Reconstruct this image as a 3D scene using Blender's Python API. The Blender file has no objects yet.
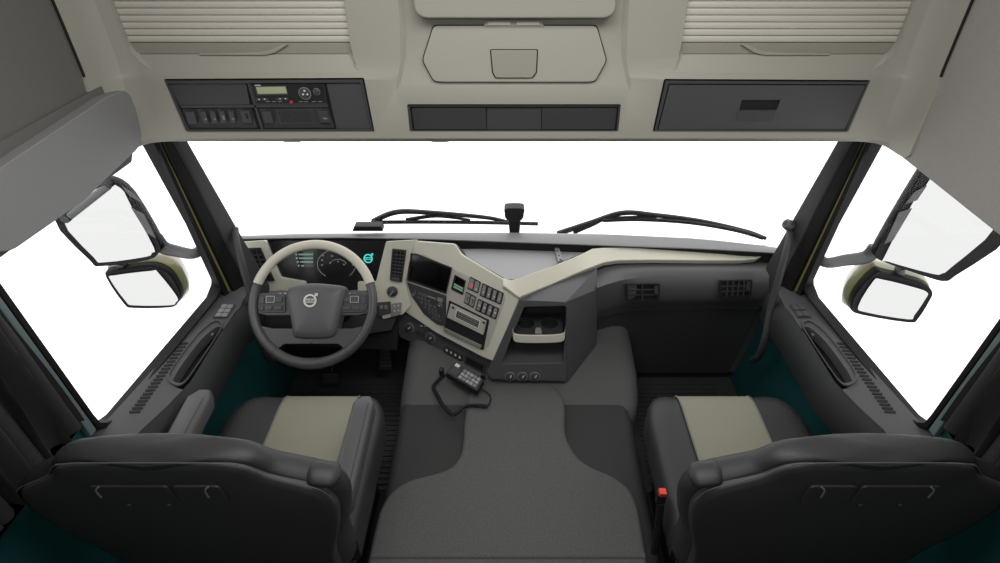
import bpy, bmesh, math, random
from mathutils import Vector, Matrix
random.seed(4)
C = bpy.context.scene.collection
R = math.radians
V = Vector

# ------------------------------------------------------------------ camera model (used for measuring the place)
F = 560.0; CX = 512.5; CY = 281.5; TH = R(37); CH = 2.0
_c, _s = math.cos(TH), math.sin(TH)

def ray(px, py):
    u = (px - CX) / F; v = (CY - py) / F
    return V((u, _c + _s * v, -_s + _c * v))

class Pl:
    """a plane in the cab: origin o, normal n, in-plane right r and up u"""
    def __init__(s, o, n, right=None):
        s.o = V(o); s.n = V(n).normalized()
        s.r = V(right) if right else V((0, 0, 1)).cross(s.n) * 1.0
        if s.r.length < 1e-6: s.r = V((1, 0, 0))
        s.r = (s.r - s.n * s.r.dot(s.n)).normalized()
        s.u = s.n.cross(s.r).normalized()
    def at(s, px, py, lift=0.0):
        d = ray(px, py); e = V((0, 0, CH))
        o = s.o + s.n * lift
        t = (o - e).dot(s.n) / d.dot(s.n)
        return e + d * t
    def pts(s, px, lift=0.0): return [s.at(a, b, lift) for a, b in px]
    def mat(s, o=None):
        o = s.o if o is None else o
        return Matrix(((s.r.x, s.u.x, s.n.x, o.x), (s.r.y, s.u.y, s.n.y, o.y), (s.r.z, s.u.z, s.n.z, o.z), (0, 0, 0, 1)))

def PX(x): return Pl((x, 0, 0), (-1 if x > 0 else 1, 0, 0))
def PY(y): return Pl((0, y, 0), (0, -1, 0), (1, 0, 0))
def PZ(z): return Pl((0, 0, z), (0, 0, 1), (1, 0, 0))
def pl3(a, b, c, toward=V((0, 0, 2.0)), right=(1, 0, 0)):
    a, b, c = V(a), V(b), V(c)
    n = (b - a).cross(c - a).normalized()
    if n.dot(toward - a) < 0: n = -n
    return Pl(a, n, right)

# ------------------------------------------------------------------ materials
def lin(c):
    f = lambda x: x / 12.92 if x <= .04045 else ((x + .055) / 1.055) ** 2.4
    return tuple(f(x / 255) for x in c) + (1,)

def mat(name, rgb, rough=.5, metal=0, bump=0, bscale=300, spec=.5, var=0, emit=None, es=1.0, coat=0):
    m = bpy.data.materials.new(name); m.use_nodes = True
    nt = m.node_tree; b = nt.nodes['Principled BSDF']
    b.inputs['Base Color'].default_value = lin(rgb)
    b.inputs['Roughness'].default_value = rough; b.inputs['Metallic'].default_value = metal
    b.inputs['Specular IOR Level'].default_value = spec
    b.inputs['Coat Weight'].default_value = coat
    tc = nt.nodes.new('ShaderNodeTexCoord')
    if bump:
        n = nt.nodes.new('ShaderNodeTexNoise'); n.inputs['Scale'].default_value = bscale; n.inputs['Detail'].default_value = 3
        nt.links.new(tc.outputs['Object'], n.inputs['Vector'])
        bp = nt.nodes.new('ShaderNodeBump'); bp.inputs['Strength'].default_value = bump; bp.inputs['Distance'].default_value = .002
        nt.links.new(n.outputs['Fac'], bp.inputs['Height']); nt.links.new(bp.outputs['Normal'], b.inputs['Normal'])
    if var:
        n2 = nt.nodes.new('ShaderNodeTexNoise'); n2.inputs['Scale'].default_value = bscale * .6 + 5; n2.inputs['Detail'].default_value = 4
        nt.links.new(tc.outputs['Object'], n2.inputs['Vector'])
        mx = nt.nodes.new('ShaderNodeMix'); mx.data_type = 'RGBA'
        a = lin(rgb); mx.inputs[6].default_value = tuple(x * (1 - var) for x in a[:3]) + (1,)
        mx.inputs[7].default_value = tuple(min(1, x * (1 + var)) for x in a[:3]) + (1,)
        nt.links.new(n2.outputs['Fac'], mx.inputs[0]); nt.links.new(mx.outputs[2], b.inputs['Base Color'])
    if emit:
        b.inputs['Emission Color'].default_value = lin(emit); b.inputs['Emission Strength'].default_value = es
    return m

def glass_mat(name, tint=(1, 1, 1, 1)):
    m = bpy.data.materials.new(name); m.use_nodes = True; nt = m.node_tree
    nt.nodes.remove(nt.nodes['Principled BSDF']); out = nt.nodes['Material Output']
    t = nt.nodes.new('ShaderNodeBsdfTransparent'); t.inputs[0].default_value = tint
    g = nt.nodes.new('ShaderNodeBsdfGlossy'); g.inputs['Roughness'].default_value = .02
    lw = nt.nodes.new('ShaderNodeLayerWeight'); pw = nt.nodes.new('ShaderNodeMath'); pw.operation = 'POWER'; pw.inputs[1].default_value = 5
    fr = nt.nodes.new('ShaderNodeMath'); fr.operation = 'MULTIPLY_ADD'; fr.inputs[1].default_value = .12; fr.inputs[2].default_value = .004
    nt.links.new(lw.outputs['Facing'], pw.inputs[0]); nt.links.new(pw.outputs[0], fr.inputs[0])
    mx = nt.nodes.new('ShaderNodeMixShader')
    nt.links.new(fr.outputs[0], mx.inputs[0]); nt.links.new(t.outputs[0], mx.inputs[1]); nt.links.new(g.outputs[0], mx.inputs[2])
    nt.links.new(mx.outputs[0], out.inputs['Surface'])
    return m

M = dict(
    beige=mat('beige moulded plastic', (154, 151, 141), .55, bump=.15, bscale=900),
    beige_dark=mat('taupe plastic', (140, 137, 126), .5, bump=.1, bscale=900),
    shutter=mat('ribbed shutter plastic', (192, 188, 177), .45),
    liner=mat('grey woven headliner', (148, 145, 141), .95, bump=.5, bscale=500, var=.12),
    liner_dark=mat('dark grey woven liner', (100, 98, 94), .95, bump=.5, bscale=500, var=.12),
    pad=mat('grey padded cover', (126, 126, 126), .75, bump=.25, bscale=700, var=.06),
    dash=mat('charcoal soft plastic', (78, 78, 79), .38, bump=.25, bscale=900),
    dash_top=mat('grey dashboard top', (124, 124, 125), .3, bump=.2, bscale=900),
    dash_low=mat('dark plastic', (54, 54, 55), .55, bump=.2, bscale=900),
    trim=mat('ivory fascia trim', (192, 189, 175), .42, bump=.08, bscale=900),
    metal_panel=mat('grey satin panel', (166, 164, 155), .45),
    tray=mat('grey tray lining', (148, 149, 149), .6, bump=.2, bscale=700),
    black=mat('black plastic', (24, 24, 25), .55),
    gap=mat('black recess', (10, 10, 10), .8),
    panel=mat('anthracite panel', (62, 62, 63), .5, bump=.15, bscale=900),
    panel_lit=mat('anthracite door face', (70, 70, 71), .5, bump=.15, bscale=900),
    key=mat('grey switch key', (122, 122, 120), .45),
    key_dark=mat('dark switch key', (58, 58, 59), .45),
    mark=mat('pale printed mark', (205, 205, 200), .5),
    red=mat('red button', (190, 40, 45), .4),
    pink=mat('red printed mark', (196, 110, 112), .5),
    buckle=mat('red buckle', (225, 70, 50), .4),
    screen=mat('dark glass screen', (9, 9, 11), .12, spec=.6),
    cluster=mat('instrument lens', (24, 24, 25), .22),
    gauge=mat('gauge marking', (120, 120, 118), .5, emit=(120, 120, 118), es=.2),
    teal_lit=mat('lit teal display', (60, 190, 185), .5, emit=(90, 215, 210), es=.55),
    green_lit=mat('lit green display', (120, 150, 130), .5, emit=(120, 160, 138), es=.22),
    lcd=mat('lcd glass', (150, 160, 128), .3, emit=(170, 180, 140), es=.12),
    chrome=mat('satin chrome', (205, 205, 205), .25, metal=1),
    leather=mat('black leather', (43, 43, 44), .5, bump=.35, bscale=450),
    leather_back=mat('black seat shell', (58, 58, 59), .55, bump=.2, bscale=500),
    leather_grey=mat('grey vinyl armrest', (74, 74, 75), .5, bump=.3, bscale=450),
    insert=mat('sand grey seat fabric', (132, 130, 115), .85, bump=.4, bscale=900, var=.08),
    stitch=mat('pale seam thread', (112, 112, 106), .8),
    thread=mat('grey stitching', (88, 88, 86), .8),
    carpet=mat('grey felt tunnel mat', (84, 84, 84), .95, bump=1, bscale=300, var=.4),
    hump=mat('grey moulded mat', (76, 76, 76), .7, bump=.4, bscale=500, var=.1),
    rubber=mat('black rubber', (46, 46, 46), .75, bump=.4, bscale=400),
    curtain=mat('charcoal curtain cloth', (36, 35, 35), .95, bump=.4, bscale=600),
    teal=mat('dark teal painted metal', (16, 70, 72), .55),
    teal_grey=mat('grey green pillar paint', (92, 106, 107), .5),
    gold=mat('pale gold body paint', (140, 134, 88), .35, coat=.4),
    wheel_light=mat('ivory leather rim', (186, 182, 168), .45, bump=.15, bscale=600),
    wheel_dark=mat('charcoal leather rim', (66, 66, 67), .36, bump=.25, bscale=600),
    hub=mat('charcoal airbag cover', (78, 78, 79), .45, bump=.2, bscale=700),
    wall=mat('dark door lining', (26, 28, 29), .7, bump=.2, bscale=500),
    door=mat('charcoal door plastic', (66, 66, 67), .5, bump=.2, bscale=900),
    seal=mat('black rubber seal', (18, 18, 18), .6, spec=.2),
    mirror=mat('mirror glass', (186, 187, 186), .03, metal=1),
    housing=mat('black mirror housing', (20, 20, 21), .6, spec=.2),
    glass=glass_mat('clear window glass'),
    arm=mat('grey mirror arm', (84, 86, 86), .5),
)

# ------------------------------------------------------------------ object helpers
ORG = {}
def link(name, me, m, parent, kind=None):
    o = bpy.data.objects.new(name, me); C.objects.link(o)
    if m: me.materials.append(M[m] if isinstance(m, str) else m)
    if parent is not None: o.parent = parent
    if kind: o['kind'] = kind
    return o

def org(parent):
    return ORG.get(parent.name, V((0, 0, 0))) if parent is not None else V((0, 0, 0))

def obj(name, bm, m, parent=None, bevel=0, segs=2, ang=35, smooth=40, kind=None, at=None):
    """turn a bmesh in world coordinates into ONE mesh object under parent"""
    bmesh.ops.remove_doubles(bm, verts=bm.verts, dist=1e-6)
    bmesh.ops.recalc_face_normals(bm, faces=bm.faces)
    if bevel:
        bm.normal_update()
        es = [e for e in bm.edges if len(e.link_faces) == 2 and e.calc_face_angle(0) > R(ang)]
        if es:
            bmesh.ops.bevel(bm, geom=es, offset=bevel, segments=segs, profile=.5, affect='EDGES', clamp_overlap=True)
    o0 = org(parent) if parent is not None else V(at) if at is not None else V((0, 0, 0))
    bmesh.ops.translate(bm, verts=bm.verts, vec=-o0)
    me = bpy.data.meshes.new(name); bm.to_mesh(me); bm.free()
    for p in me.polygons: p.use_smooth = True
    me.set_sharp_from_angle(angle=R(smooth))
    o = link(name, me, m, parent, kind)
    if bevel: wn(o)
    if parent is None and at is not None: o.location = o0
    ORG[o.name] = o0
    return o

def wn(o):
    md = o.modifiers.new('normals', 'WEIGHTED_NORMAL'); md.keep_sharp = True

def thing(name, label, cat, loc, group=None):
    o = bpy.data.objects.new(name, None); C.objects.link(o); o.location = loc; o.empty_display_size = .05
    o['label'] = label; o['category'] = cat
    if group: o['group'] = group
    ORG[o.name] = V(loc)
    return o

def tag(o, label, cat, group=None):
    o['label'] = label; o['category'] = cat
    if group: o['group'] = group
    return o

def B(): return bmesh.new()

def prism(bm, pts, off):
    off = V(off)
    a = [bm.verts.new(p) for p in pts]; b = [bm.verts.new(p + off) for p in pts]
    bm.faces.new(a); bm.faces.new(b[::-1]); n = len(a)
    for i in range(n): bm.faces.new((a[i], b[i], b[(i + 1) % n], a[(i + 1) % n]))
    return bm

def fillet(pts, r, n=4):
    if r <= 0: return list(pts)
    out = []; N = len(pts)
    for i in range(N):
        p = pts[i]; a = pts[i - 1] - p; b = pts[(i + 1) % N] - p
        la, lb = a.length, b.length
        d = min(r, la * .45, lb * .45)
        p0 = p + a.normalized() * d; p1 = p + b.normalized() * d
        for k in range(n + 1):
            t = k / n
            out.append(p0 * (1 - t) ** 2 + p * 2 * t * (1 - t) + p1 * t * t)
    return out

def slab(bm, pl, px, t=.004, lift=0.0, r=0.0, dirn=None):
    """plate on plane pl whose outline is measured at lift; it is t thick above it"""
    p = fillet(pl.pts(px, lift), r)
    return prism(bm, p, (V(dirn) if dirn else pl.n * t))

def ring(bm, outer, inner, off):
    off = V(off); n = len(outer)
    lay = [[bm.verts.new(p) for p in L] for L in (outer, inner, [p + off for p in inner], [p + off for p in outer])]
    for i in range(n):
        j = (i + 1) % n
        for k in range(4):
            a, b = lay[k], lay[(k + 1) % 4]
            bm.faces.new((a[i], a[j], b[j], b[i]))
    return bm

def loft(bm, secs, closed=True, caps=True, wrap=False):
    vs = [[bm.verts.new(p) for p in s] for s in secs]
    n = len(secs[0]); K = len(vs)
    for k in range(K if wrap else K - 1):
        a, b = vs[k], vs[(k + 1) % K]
        for i in range(n if closed else n - 1):
            j = (i + 1) % n
            bm.faces.new((a[i], a[j], b[j], b[i]))
    if caps and closed and not wrap:
        bm.faces.new(vs[0]); bm.faces.new(vs[-1][::-1])
    return bm

def box(bm, c, size, m=None):
    m = m or Matrix.Identity(4)
    s = V(size) / 2; q = []
    for x, y, z in ((-1, -1, -1), (1, -1, -1), (1, 1, -1), (-1, 1, -1), (-1, -1, 1), (1, -1, 1), (1, 1, 1), (-1, 1, 1)):
        q.append(bm.verts.new(m @ (V(c) + V((x * s.x, y * s.y, z * s.z)))))
    for f in ((0, 3, 2, 1), (4, 5, 6, 7), (0, 1, 5, 4), (1, 2, 6, 5), (2, 3, 7, 6), (3, 0, 4, 7)):
        bm.faces.new([q[i] for i in f])
    return bm

def smooth_path(pts, n=8, closed=False):
    P = [V(p) for p in pts]; N = len(P); out = []
    for i in range(N if closed else N - 1):
        g = lambda k: P[k % N] if closed else P[max(0, min(N - 1, k))]
        p0, p1, p2, p3 = g(i - 1), g(i), g(i + 1), g(i + 2)
        for k in range(n):
            t = k / n
            out.append(.5 * ((2 * p1) + (p2 - p0) * t + (2 * p0 - 5 * p1 + 4 * p2 - p3) * t * t + (3 * p1 - p0 - 3 * p2 + p3) * t ** 3))
    if not closed: out.append(P[-1])
    return out

def tube(bm, path, r, seg=10, closed=False, flat=1.0):
    """r may be a number or one value per path point"""
    N = len(path); secs = []; up = None
    for i, p in enumerate(path):
        a = path[(i - 1) % N] if closed or i > 0 else path[i]
        b = path[(i + 1) % N] if closed or i < N - 1 else path[i]
        t = (b - a).normalized()
        if up is None:
            up = V((0, 0, 1)) if abs(t.z) < .9 else V((0, 1, 0))
        s = t.cross(up).normalized(); up = s.cross(t).normalized()
        rr = r[i] if isinstance(r, (list, tuple)) else r
        secs.append([p + (s * math.cos(q) + up * math.sin(q) * flat) * rr for q in [2 * math.pi * k / seg for k in range(seg)]])
    return loft(bm, secs, True, True, closed)

def lathe(bm, prof, m, seg=24):
    """prof = (radius, height) pairs; axis is local z of m"""
    secs = [[m @ V((r * math.cos(a), r * math.sin(a), h)) for a in [2 * math.pi * k / seg for k in range(seg)]] for r, h in prof]
    return loft(bm, secs, True, True)

def cut(o, bms, solver='EXACT'):
    """carve solids out of an object for real, so openings have depth"""
    tmp = []
    for bm in bms:
        bmesh.ops.recalc_face_normals(bm, faces=bm.faces)
        bmesh.ops.translate(bm, verts=bm.verts, vec=-ORG.get(o.name, V((0, 0, 0))))
        me = bpy.data.meshes.new('cut'); bm.to_mesh(me); bm.free()
        c = bpy.data.objects.new('cut', me); C.objects.link(c)
        c.parent = o.parent; c.location = o.location
        md = o.modifiers.new('cut', 'BOOLEAN'); md.operation = 'DIFFERENCE'; md.object = c; md.solver = solver
        tmp.append(c)
    bpy.context.view_layer.update()
    dg = bpy.context.evaluated_depsgraph_get()
    me = bpy.data.meshes.new_from_object(o.evaluated_get(dg))
    o.modifiers.clear(); old = o.data; o.data = me
    for c in tmp: bpy.data.objects.remove(c)
    bpy.data.meshes.remove(old)
    for p in me.polygons: p.use_smooth = True
    me.set_sharp_from_angle(angle=R(35))
    return o

def rebevel(o, w, segs=2, ang=35):
    bm = bmesh.new(); bm.from_mesh(o.data)
    es = [e for e in bm.edges if len(e.link_faces) == 2 and e.calc_face_angle(0) > R(ang)]
    bmesh.ops.bevel(bm, geom=es, offset=w, segments=segs, profile=.5, affect='EDGES', clamp_overlap=True)
    bm.to_mesh(o.data); bm.free()
    for p in o.data.polygons: p.use_smooth = True
    o.data.set_sharp_from_angle(angle=R(40)); wn(o)

def bil(q, a, b):
    """bilinear point in pixel quad TL,TR,BR,BL"""
    tl, tr, br, bl = [V(p).to_3d() if len(p) == 2 else p for p in q]
    t = tl * (1 - a) + tr * a; d = bl * (1 - a) + br * a
    p = t * (1 - b) + d * b
    return (p.x, p.y)
def cell(q, a0, a1, b0, b1): return [bil(q, a0, b0), bil(q, a1, b0), bil(q, a1, b1), bil(q, a0, b1)]

def text_bm(s, size, mtx, depth=.0006):
    cu = bpy.data.curves.new('t', 'FONT'); cu.body = s; cu.size = size; cu.extrude = depth
    cu.align_x = 'CENTER'; cu.align_y = 'CENTER'
    o = bpy.data.objects.new('t', cu); C.objects.link(o)
    bpy.context.view_layer.update()
    me = bpy.data.meshes.new_from_object(o.evaluated_get(bpy.context.evaluated_depsgraph_get()))
    bm = bmesh.new(); bm.from_mesh(me); bmesh.ops.transform(bm, matrix=mtx, verts=bm.verts)
    bpy.data.objects.remove(o); bpy.data.meshes.remove(me); bpy.data.curves.remove(cu)
    return bm

def emblem(name, parent, m, mtx, r, word=True):
    """ring with an arrow to the upper right and a bar carrying the word"""
    bm = B(); N = 28
    pol = lambda q, a: mtx @ V((q * math.cos(a), q * math.sin(a), 0))
    A = [2 * math.pi * k / N for k in range(N)]
    off = (mtx.to_3x3() @ V((0, 0, 1))) * r * .12
    ring(bm, [pol(r, a) for a in A], [pol(r * .74, a) for a in A], off)
    L = lambda x, y: mtx @ V((x * r, y * r, 0))
    prism(bm, [L(.72, .56), L(.56, .72), L(.80, .96), L(.96, .80)], off)
    prism(bm, [L(.62, 1.12), L(1.14, 1.14), L(1.12, .62), L(1.02, .74), L(.86, .86), L(.74, 1.02)], off)
    yb = .2
    for sgn in (1, -1):
        prism(bm, [L(-.9, sgn * yb), L(.9, sgn * yb), L(.9, sgn * (yb + .09)), L(-.9, sgn * (yb + .09))], off)
    o = obj(name, bm, m, parent)
    if word:
        t = text_bm('VOLVO', r * .5, mtx @ Matrix.Translation((0, 0, r * .08)), r * .04)
        w = obj('lettering', t, m, o)
    return o

def knob(parent, pl, px, py, r, h=.012, m='key_dark', lift=0, name='knob', pointer=True):
    c = pl.at(px, py, lift); mm = pl.mat(c)
    bm = lathe(B(), [(r * 1.15, 0), (r * 1.15, h * .3), (r, h * .35), (r * .93, h * .9), (r * .8, h)], mm, 20)
    k = obj(name, bm, m, parent)
    A = [2 * math.pi * i / 20 for i in range(20)]
    bm = B(); ring(bm, [mm @ V((r * 1.3 * math.cos(a), r * 1.3 * math.sin(a), 0)) for a in A], [mm @ V((r * 1.12 * math.cos(a), r * 1.12 * math.sin(a), 0)) for a in A], pl.n * h * .4)
    obj('knob_ring', bm, 'key', k)
    if pointer:
        bm = box(B(), (0, r * .45, h), (r * .22, r * .8, h * .2), mm @ Matrix.Rotation(R(-30), 4, 'Z'))
        obj('pointer', bm, 'mark', k)
    return k

def vent(parent, pl, q, cols, rows, lift=.0, m='black', depth=.012, frame=.12, tab=None, slat='dash_low'):
    """air vent: frame, vertical and horizontal blades as real bars, thumb wheel"""
    fx = frame; fy = frame * .6
    bm = B()
    ring(bm, fillet(pl.pts(q, lift), .006, 3), fillet(pl.pts(cell(q, fx, 1 - fx, fy, 1 - fy), lift), .004, 3), pl.n * .006)
    v = obj('air_vent', bm, m, parent)
    bm = B(); slab(bm, pl, q, .001, lift - depth); obj('vent_duct', bm, 'gap', v)
    bm = B()
    for i in range(1, cols):
        a = fx + (1 - 2 * fx) * i / cols; w = .016
        prism(bm, pl.pts(cell(q, a - w, a + w, fy, 1 - fy), lift - depth + .0011), pl.n * (depth - .001))
    for j in range(1, rows):
        b = fy + (1 - 2 * fy) * j / rows; w = .016
        prism(bm, pl.pts(cell(q, fx, 1 - fx, b - w, b + w), lift - depth + .002), pl.n * (depth - .004))
    obj('vent_blades', bm, slat, v)
    if tab:
        bm = B(); prism(bm, fillet(pl.pts(cell(q, *tab), lift + .001), .002, 3), pl.n * .006); obj('thumb_wheel', bm, 'panel', v)
    return v

def keys(parent, pl, q, n, lift=0.0, m='key', gap=.06, name='switch', marks=None, frame=True):
    """a bank of rocker switches, each a key of its own with its printed mark"""
    if frame:
        e = .05
        bm = B(); slab(bm, pl, q, .003, lift, .003); fr = obj('switch_frame', bm, 'black', parent)
    out = []
    for i in range(n):
        cq = cell(q, i / n + gap / 2 + .02, (i + 1) / n - gap / 2 - .02, .1, .9)
        bm = B(); prism(bm, fillet(pl.pts(cq, lift + .003), .0015, 2), pl.n * .005)
        k = obj(name, bm, m, parent, bevel=.0012)
        mk = marks[i] if marks else None
        if mk:
            bm = B(); prism(bm, pl.pts(cell(cq, *mk[1]), lift + .0081), pl.n * .0006); obj('mark', bm, mk[0], k)
        out.append(k)
    return out

# ================================================================== THE CAB SHELL
WX = 1.05
def wpt(px, py, x=WX):   # left wall measured, returned as (y, z)
    p = PX(-x).at(px, py); return (p.y, p.z)
win = [wpt(155, 150), wpt(219, 270), wpt(219, 284), wpt(214, 297), wpt(115, 416), wpt(104, 424), wpt(95, 424), wpt(88, 416), wpt(0, 294)]
top_z = 1.42
win[0] = (win[0][0] - .02 * 0, win[0][1])
y_front_top = win[0][0] + (win[0][0] - win[1][0]) / (win[0][1] - win[1][1]) * (top_z - win[0][1])
y_rear_top = win[8][0] + (win[8][0] - win[7][0]) / (win[8][1] - win[7][1]) * (top_z - win[8][1])
winp = [(y_front_top, top_z)] + win[1:8] + [(y_rear_top, top_z)]

FLOOR_Z = 0.0
bm = box(B(), (0, .95, -.02), (2.2, 2.5, .04)); obj('floor', bm, 'rubber', kind='structure')
for s, side in ((-1, 'left'), (1, 'right')):
    xw = s * WX
    out = [(-.35, 0), (2.06, 0), (2.06, .64), (1.86, .70), (1.80, .78), (1.69, 1.40), (1.69, 2.25), (-.35, 2.25)]
    bm = B(); prism(bm, [V((xw, y, z)) for y, z in out], V((s * .022, 0, 0)))
    w = obj('wall_' + side, bm, 'teal', kind='structure')
    c = B(); prism(c, [V((xw - s * .02, y, z)) for y, z in winp], V((s * .12, 0, 0)))
    cut(w, [c])
    # glass
    cy = sum(p[0] for p in winp) / len(winp); cz = sum(p[1] for p in winp) / len(winp)
    grow = lambda k: [(cy + (y - cy) * k, cz + (z - cz) * k) for y, z in winp]
    bm = B(); prism(bm, [V((xw + s * .008, y, z)) for y, z in grow(1.0)], V((s * .005, 0, 0)))
    obj('window_%d' % (2 if s < 0 else 3), bm, 'glass', kind='structure')
    # rubber seal round the glass
    bm = B(); P = [V((xw, y, z)) for y, z in winp]
    ring(bm, [V((xw + s * .026, y, z)) for y, z in grow(1.035)], [V((xw + s * .026, y, z)) for y, z in grow(.985)], V((-s * .039, 0, 0)))
    obj('trim_1' if s < 0 else 'trim_2', bm, 'seal', kind='structure', bevel=.003)

bm = box(B(), (0, .55, 2.27), (2.12, 2.5, .04)); obj('ceiling', bm, 'liner_dark', kind='structure')
bm = box(B(), (0, -.37, 1.1), (2.2, .04, 2.3)); obj('wall_back', bm, 'liner_dark', kind='structure')
# windshield
def ws(x, t, off=0):   # t 0 bottom .. 1 top
    k = (abs(x) / 1.0) ** 2
    return V((x, 2.10 - .20 * k - .20 * t + off, .64 + .92 * t))
bm = B()
xs = [-1.04 + .104 * i for i in range(21)]
loft(bm, [[ws(x, t) for t in (0, .25, .5, .75, 1)] + [ws(x, t, .006) for t in (1, .75, .5, .25, 0)] for x in xs])
obj('window_1', bm, 'glass', kind='structure')

# A pillars
pn = 0
for s in (-1, 1):
    side = 'left' if s < 0 else 'right'
    f = lambda p: V((p.x * (1 if s < 0 else -1), p.y, p.z))
    # lower / upper corner measured on the left and mirrored
    lo_o = PX(-1.045).at(222, 292); up_o = PX(-1.045).at(157, 150)
    d = (up_o - lo_o); up_o = lo_o + d * 1.35; lo_o2 = lo_o - d * .35
    i0 = PX(-1.0).at(239, 237); i1 = PX(-1.0).at(186, 145)
    lo_i = i0 + (i1 - i0) * ((lo_o2.z - i0.z) / (i1.z - i0.z)); up_i = i0 + (i1 - i0) * ((up_o.z - i0.z) / (i1.z - i0.z))
    # black inner pillar cover
    def sec(t, a, b, th):
        po = lo_o2.lerp(up_o, t); pi = lo_i.lerp(up_i, t)
        q0 = po.lerp(pi, a); q1 = po.lerp(pi, b); nrm = V((1, -.35, 0)).normalized()
        return [f(q0), f(q0 + nrm * th), f(q1 + nrm * th), f(q1), f(q1 - nrm * .02), f(q0 - nrm * .02)]
    T = [0, .25, .5, .75, 1]
    bm = B(); loft(bm, [sec(t, -.03, .10, .012) for t in T]); obj('trim_%d' % (10 + pn), bm, 'seal', kind='structure', bevel=.003)
    bm = B(); loft(bm, [sec(t, .10, .18, .004) for t in T]); obj('trim_%d' % (11 + pn), bm, 'gold', kind='structure')
    bm = B(); loft(bm, [sec(t, .18, .50, .018) for t in T]); obj('trim_%d' % (12 + pn), bm, 'seal', kind='structure', bevel=.004)
    bm = B(); loft(bm, [sec(t, .50, 1.0, .02) for t in T]); obj('trim_%d' % (13 + pn), bm, 'dash_low', kind='structure', bevel=.008)
    pn += 4

# B pillar strips beside the windows, liners, curtains
for s in (-1, 1):
    side = 'left' if s < 0 else 'right'
    x0 = s * 1.048
    lo = win[7]; up = winp[8]
    bm = B(); prism(bm, [V((x0, lo[0] - .018, lo[1] - .03)), V((x0, lo[0] - .04, lo[1] - .03)), V((x0, up[0] - .032, up[1])), V((x0, up[0] - .018, up[1]))], V((-s * .018, 0, 0)))
    obj('trim_%d' % (20 + (s > 0)), bm, 'teal_grey', kind='structure', bevel=.004)

# upper side liners
bm = B()
zl = lambda y: 1.345 + .02 * (1.5 - y) / .6
outl = [(-.3, 1.37), (.9, 1.36), (1.405, 1.345), (1.43, 1.37), (1.43, 2.25), (-.3, 2.25)]
prism(bm, [V((-1.05, y, z)) for y, z in outl], V((.022, 0, 0)))
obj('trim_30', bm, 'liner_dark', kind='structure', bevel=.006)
P = PX(1.03)
ro = [(895, 152), (928, 82), (957, 70), (993, -5), (1010, -60), (1400, -60), (1400, 560), (1000, 236)]
pr = [P.at(*q) for q in ro[:4]]
outr = [(pr[0].y, pr[0].z), (pr[1].y, pr[1].z), (pr[1].y, 2.25), (-.3, 2.25), (-.3, 1.37), (P.at(1000, 236).y, P.at(1000, 236).z)]
bm = B(); prism(bm, [V((1.05, y, z)) for y, z in outr], V((-.022, 0, 0)))
obj('trim_31', bm, 'liner', kind='structure', bevel=.006)
# soft pad below the left liner
P = PX(-.99)
pq = [(-160, 268), (-160, 240), (0, 168), (108, 96), (126, 90), (134, 100), (142, 134), (139, 148), (84, 201), (14, 250), (0, 252)]
pp = P.pts(pq)
bm = B(); prism(bm, fillet(pp[:1] + pp[1:], .012, 3), V((-.045, 0, 0)))
tag(obj('side_pad', bm, 'pad', bevel=.012, segs=3), 'grey padded panel hanging above the left side window', 'pad')
# dark channel above the pad
bm = B(); prism(bm, [PX(-1.026).at(*q) for q in ((-160, 250), (-160, 200), (0, 140), (98, 86), (112, 92), (108, 100), (0, 172))], V((.008, 0, 0)))
obj('trim_32', bm, 'liner_dark', kind='structure')

# ================================================================== OVERHEAD CONSOLE
YF = 1.46
oc = thing('overhead_console', 'beige overhead storage console above the windshield with shutters and hatches', 'console', (0, YF, 1.385))
def oprof(x, y0, z_top=2.1):
    k = y0 - YF
    return [V((x, y + k, z)) for y, z in ((1.80, 1.39), (1.50, 1.375), (1.468, 1.378), (1.455, 1.392), (1.456, 1.41), (1.460, 1.548), (1.466, 1.562), (1.473, 1.60), (1.478, 1.70), (1.49, z_top), (1.80, z_top))]
plan = [(-1.05, 1.35), (-1.022, 1.352), (-1.018, 1.40), (-1.010, 1.43), (-.995, 1.448), (-.97, 1.457), (-.95, 1.46), (-.8, 1.46)] + [(-.6, 1.46), (-.3, 1.46), (0, 1.46), (.3, 1.46), (.6, 1.46)] + [(.8, 1.46), (.95, 1.46), (.97, 1.457), (.995, 1.448), (1.010, 1.43), (1.018, 1.40), (1.022, 1.352), (1.05, 1.35)]
bm = B()
loft(bm, [oprof(x, y) for x, y in plan])
body = obj('body', bm, 'beige', oc, smooth=30)
cuts = []
PF = PY(1.46)
# side bays for the roller shutters, ledge rising to the back
for s in (-1, 1):
    c = B(); xo, xi = s * .965, s * (.405 if s < 0 else .422)
    sf = [(xo, 2.3), (xo, 1.63), (xo - s * .008, 1.60), (xo - s * .03, 1.57), (xo - s * .065, 1.549), (xi - s * .03, 1.549), (xi - s * .012, 1.560), (xi - s * .003, 1.58), (xi, 1.615), (xi, 2.3)]
    sb = [(xo, 2.3), (xo, 1.64), (xo - s * .003, 1.622), (xo - s * .010, 1.609), (xo - s * .02, 1.604), (xi + s * .012, 1.604), (xi + s * .005, 1.609), (xi + s * .001, 1.617), (xi, 1.635), (xi, 2.3)]
    loft(c, [[V((x, y, 1.0 * z + (z < 2) * dz)) for x, z in sec_] for y, sec_, dz in ((1.30, sf, -.03), (1.458, sf, 0), (1.486, sb, 0), (1.512, sb, 0))]); cuts.append(c)
# centre bay
c = B(); prof = [(1.30, 1.515), (1.4570, 1.515), (1.468, 1.54), (1.482, 1.60), (1.488, 1.66), (1.492, 2.3), (1.30, 2.3)]
loft(c, [[V((x + dx * (y - 1.492) / .035, y, z)) for y, z in prof] for x, dx in ((-.258, .045), (.264, -.045))]); cuts.append(c)
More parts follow.
